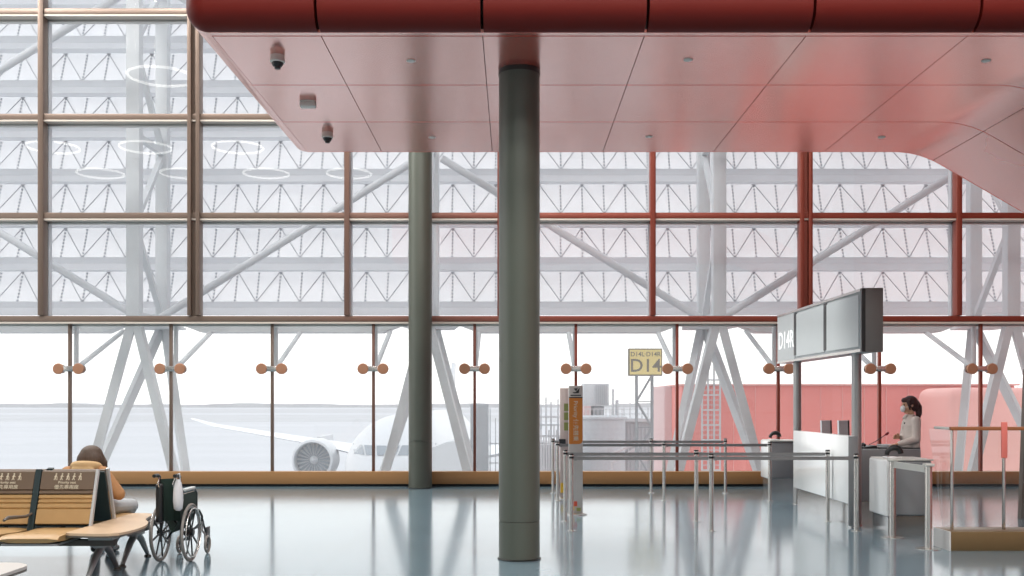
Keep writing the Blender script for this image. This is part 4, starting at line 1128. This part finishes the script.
# --- traveller on the bench, seen from behind, facing the window
def traveller():
    tx = X(90.5,10.53)
    hip = Vector((tx,10.49,.545)); sh = Vector((tx+.01,10.56,.92)); hc = Vector((tx+.01,10.68,1.025)); fw = (.05,.86,-.42)
    body = MB(); head(body, hc, fw, 1.0)
    body.chain([(hc+Vector((0,-.03,-.06)),.052),(sh+Vector((0,.02,.02)),.056)])
    def tor(mb, e):
        mb.loft([ell(p, a+e, b_+e) for p, a, b_ in ((hip+Vector((0,0,-.06)),.16,.11),(hip+Vector((0,.02,.05)),.155,.11),(hip+Vector((0,.08,.19)),.14,.10),(hip+Vector((0,.14,.32)),.165,.105),(sh+Vector((0,-.01,-.03)),.17,.09),(sh+Vector((0,.01,.03)),.11,.075),(sh+Vector((0,.02,.06)),.06,.06))])
    tor(body, -.01)
    arms = []
    for sg in (-1, 1):
        s_ = Vector((tx+sg*.175,10.54,.875)); e_ = Vector((tx+sg*.335,10.56,.665)); w_ = Vector((tx+sg*.06,10.77,.66))
        arms.append((s_,e_,w_)); body.chain([(s_,.05),(e_,.038),(w_,.026)])
        hand(body, w_, (-sg*.5,.5,.35), (-sg*.2,.3,1), (sg*.6,.6,-.2), .9, .8)
    legs = []
    for sg, kx in ((-1,-.13),(1,.30)):
        k_ = Vector((tx+kx,10.99,.505)); a_ = Vector((tx+(-.10 if sg < 0 else .06),11.03,.09))
        legs.append((hip+Vector((sg*.09,0,-.02)),k_,a_)); body.chain([(hip+Vector((sg*.09,0,-.02)),.08),(k_,.055),(a_,.036)])
        body.chain([(a_+Vector((0,0,-.045)),.03),(a_+Vector((0,.12,-.058)),.024)])
    p = link('person', voxel(body, .006, 4), 'skin'); tag(p, 'brown-haired traveller in a tan jacket seated on the bench facing the window', 'person')
    p.location.y = 0; eyes(p, hc, fw)
    j = MB(); tor(j, .025)
    for s_,e_,w_ in arms: j.chain([(s_,.075),((s_+e_)/2,.070),(e_,.064),((e_+w_)/2,.055),(w_,.042)])
    jk = link('jacket', voxel(j, .009, 3), 'jacket', p)
    c = MB()                                    # thick folded collar / hood round the neck
    n = 22
    c.tube([(tx+.01+.115*math.cos(2*PI*i/n), 10.545+.085*math.sin(2*PI*i/n), .945-.02*math.sin(2*PI*i/n)) for i in range(n)], .045, 10, closed=True)
    c.ball((tx+.01,10.45,.905), .08, sc=(1.6,.6,.75)); link('hood', voxel(c, .009, 3), 'hood', jk)
    t_ = MB()
    for h_,k_,a_ in legs: t_.chain([(h_,.098),((h_+k_)/2,.088),(k_,.074),((k_+a_)/2,.066),(a_,.058)])
    t_.ball(hip+Vector((0,0,-.0)), .13, sc=(1.3,.9,.7))
    link('trousers', voxel(t_, .009, 3), 'denim', p)
    for h_,k_,a_ in legs:
        s2 = MB(); s2.chain([(a_+Vector((0,-.01,-.045)),.044),(a_+Vector((.0,.06,-.05)),.042),(a_+Vector((.01,.15,-.056)),.034)]); link('shoe', voxel(s2, .008, 2), 'black', p)
    h = MB()
    h.ball(hc+Vector((0,-.015,.028)), .108, sc=(1.08,1.02,.98)); h.ball(hc+Vector((0,-.06,-.02)), .105, sc=(1.25,.75,1.1))
    for sg in (-1,1): h.chain([(hc+Vector((sg*.07,-.01,.03)),.05),(hc+Vector((sg*.115,.0,-.05)),.045),(hc+Vector((sg*.125,.01,-.125)),.034),(hc+Vector((sg*.115,.05,-.17)),.014)])
    SHIFT = -.14
    h.chain([(hc+Vector((-.04,-.075,-.05)),.055),(hc+Vector((-.05,-.08,-.10)),.03)]); h.chain([(hc+Vector((.04,-.075,-.05)),.055),(hc+Vector((.05,-.08,-.10)),.03)])
    link('hair', voxel(h, .008, 3), 'hairb', p); p.location.y = SHIFT
traveller()

# ------------------------------------------------------------------ light, sky, camera
w = bpy.data.worlds.new('sky'); S.world = w; w.use_nodes = True
nt = w.node_tree; N = nt.nodes; L = nt.links; bg_ = N['Background']
tc = N.new('ShaderNodeTexCoord'); sx = N.new('ShaderNodeSeparateXYZ'); mr = N.new('ShaderNodeMapRange'); cr_ = N.new('ShaderNodeMix'); cr_.data_type = 'RGBA'
L.new(tc.outputs['Generated'], sx.inputs[0]); L.new(sx.outputs['Z'], mr.inputs['Value'])
mr.inputs['From Min'].default_value = 0; mr.inputs['From Max'].default_value = .7
cr_.inputs[6].default_value = (1.0,.985,.965,1); cr_.inputs[7].default_value = (.90,.95,1.0,1)
L.new(mr.outputs[0], cr_.inputs[0]); L.new(cr_.outputs[2], bg_.inputs['Color']); bg_.inputs['Strength'].default_value = 1.75

def area(name, loc, size, power, col=(1,.97,.93), rot=(0,0,0)):
    l = bpy.data.lights.new(name, 'AREA'); l.shape = 'RECTANGLE'; l.size, l.size_y = size; l.energy = power; l.color = col
    o = bpy.data.objects.new(name, l); COL.objects.link(o); o.location = loc; o.rotation_euler = rot; return o
for x, y in ((-4,-3.6),(2,-3.6),(8,-3.6),(-4,0),(2,0),(8,0),(-3.5,4),(2,4),(7.5,4)):
    area('ceiling_fill', (x,y,ZC-.2), (3,2), 400)  # unseen fill lights added to lift the whole hall
for x, y in ((-16,15.2),(-12,15.2),(-8,15.2)):
    area('side_fill', (x,y,ZC-.6), (2.5,2.5), 700, rot=(0,math.radians(-52),0))  # extra fill from the left, out of view, for left-facing surfaces
for x, y in ((-3,16.6),(-1,17.2),(-3,15.2)):
    area('gate_fill', (x,y,ZC-.8), (1.5,1.5), 330, rot=(math.radians(-8),math.radians(-32),0))  # added fill above the view, aimed to brighten the gate counter

cam = bpy.data.cameras.new('camera'); cam.lens = 36; cam.sensor_width = 36; cam.sensor_fit = 'HORIZONTAL'
cam.shift_x = -(CX-512)/1024; cam.shift_y = (HY-288)/1024; cam.clip_end = 5000; cam.clip_start = .05
co = bpy.data.objects.new('camera', cam); COL.objects.link(co); co.location = (0,0,EYE); co.rotation_euler = (PI/2,0,0)
S.camera = co
S.view_settings.view_transform = 'Standard'; S.view_settings.look = 'None'; S.view_settings.exposure = 0; S.view_settings.gamma = 1
S.cycles.use_denoising = True
S.cycles.max_bounces = 10; S.cycles.diffuse_bounces = 4; S.cycles.glossy_bounces = 5; S.cycles.transparent_max_bounces = 16
S.cycles.caustics_reflective = False; S.cycles.caustics_refractive = False
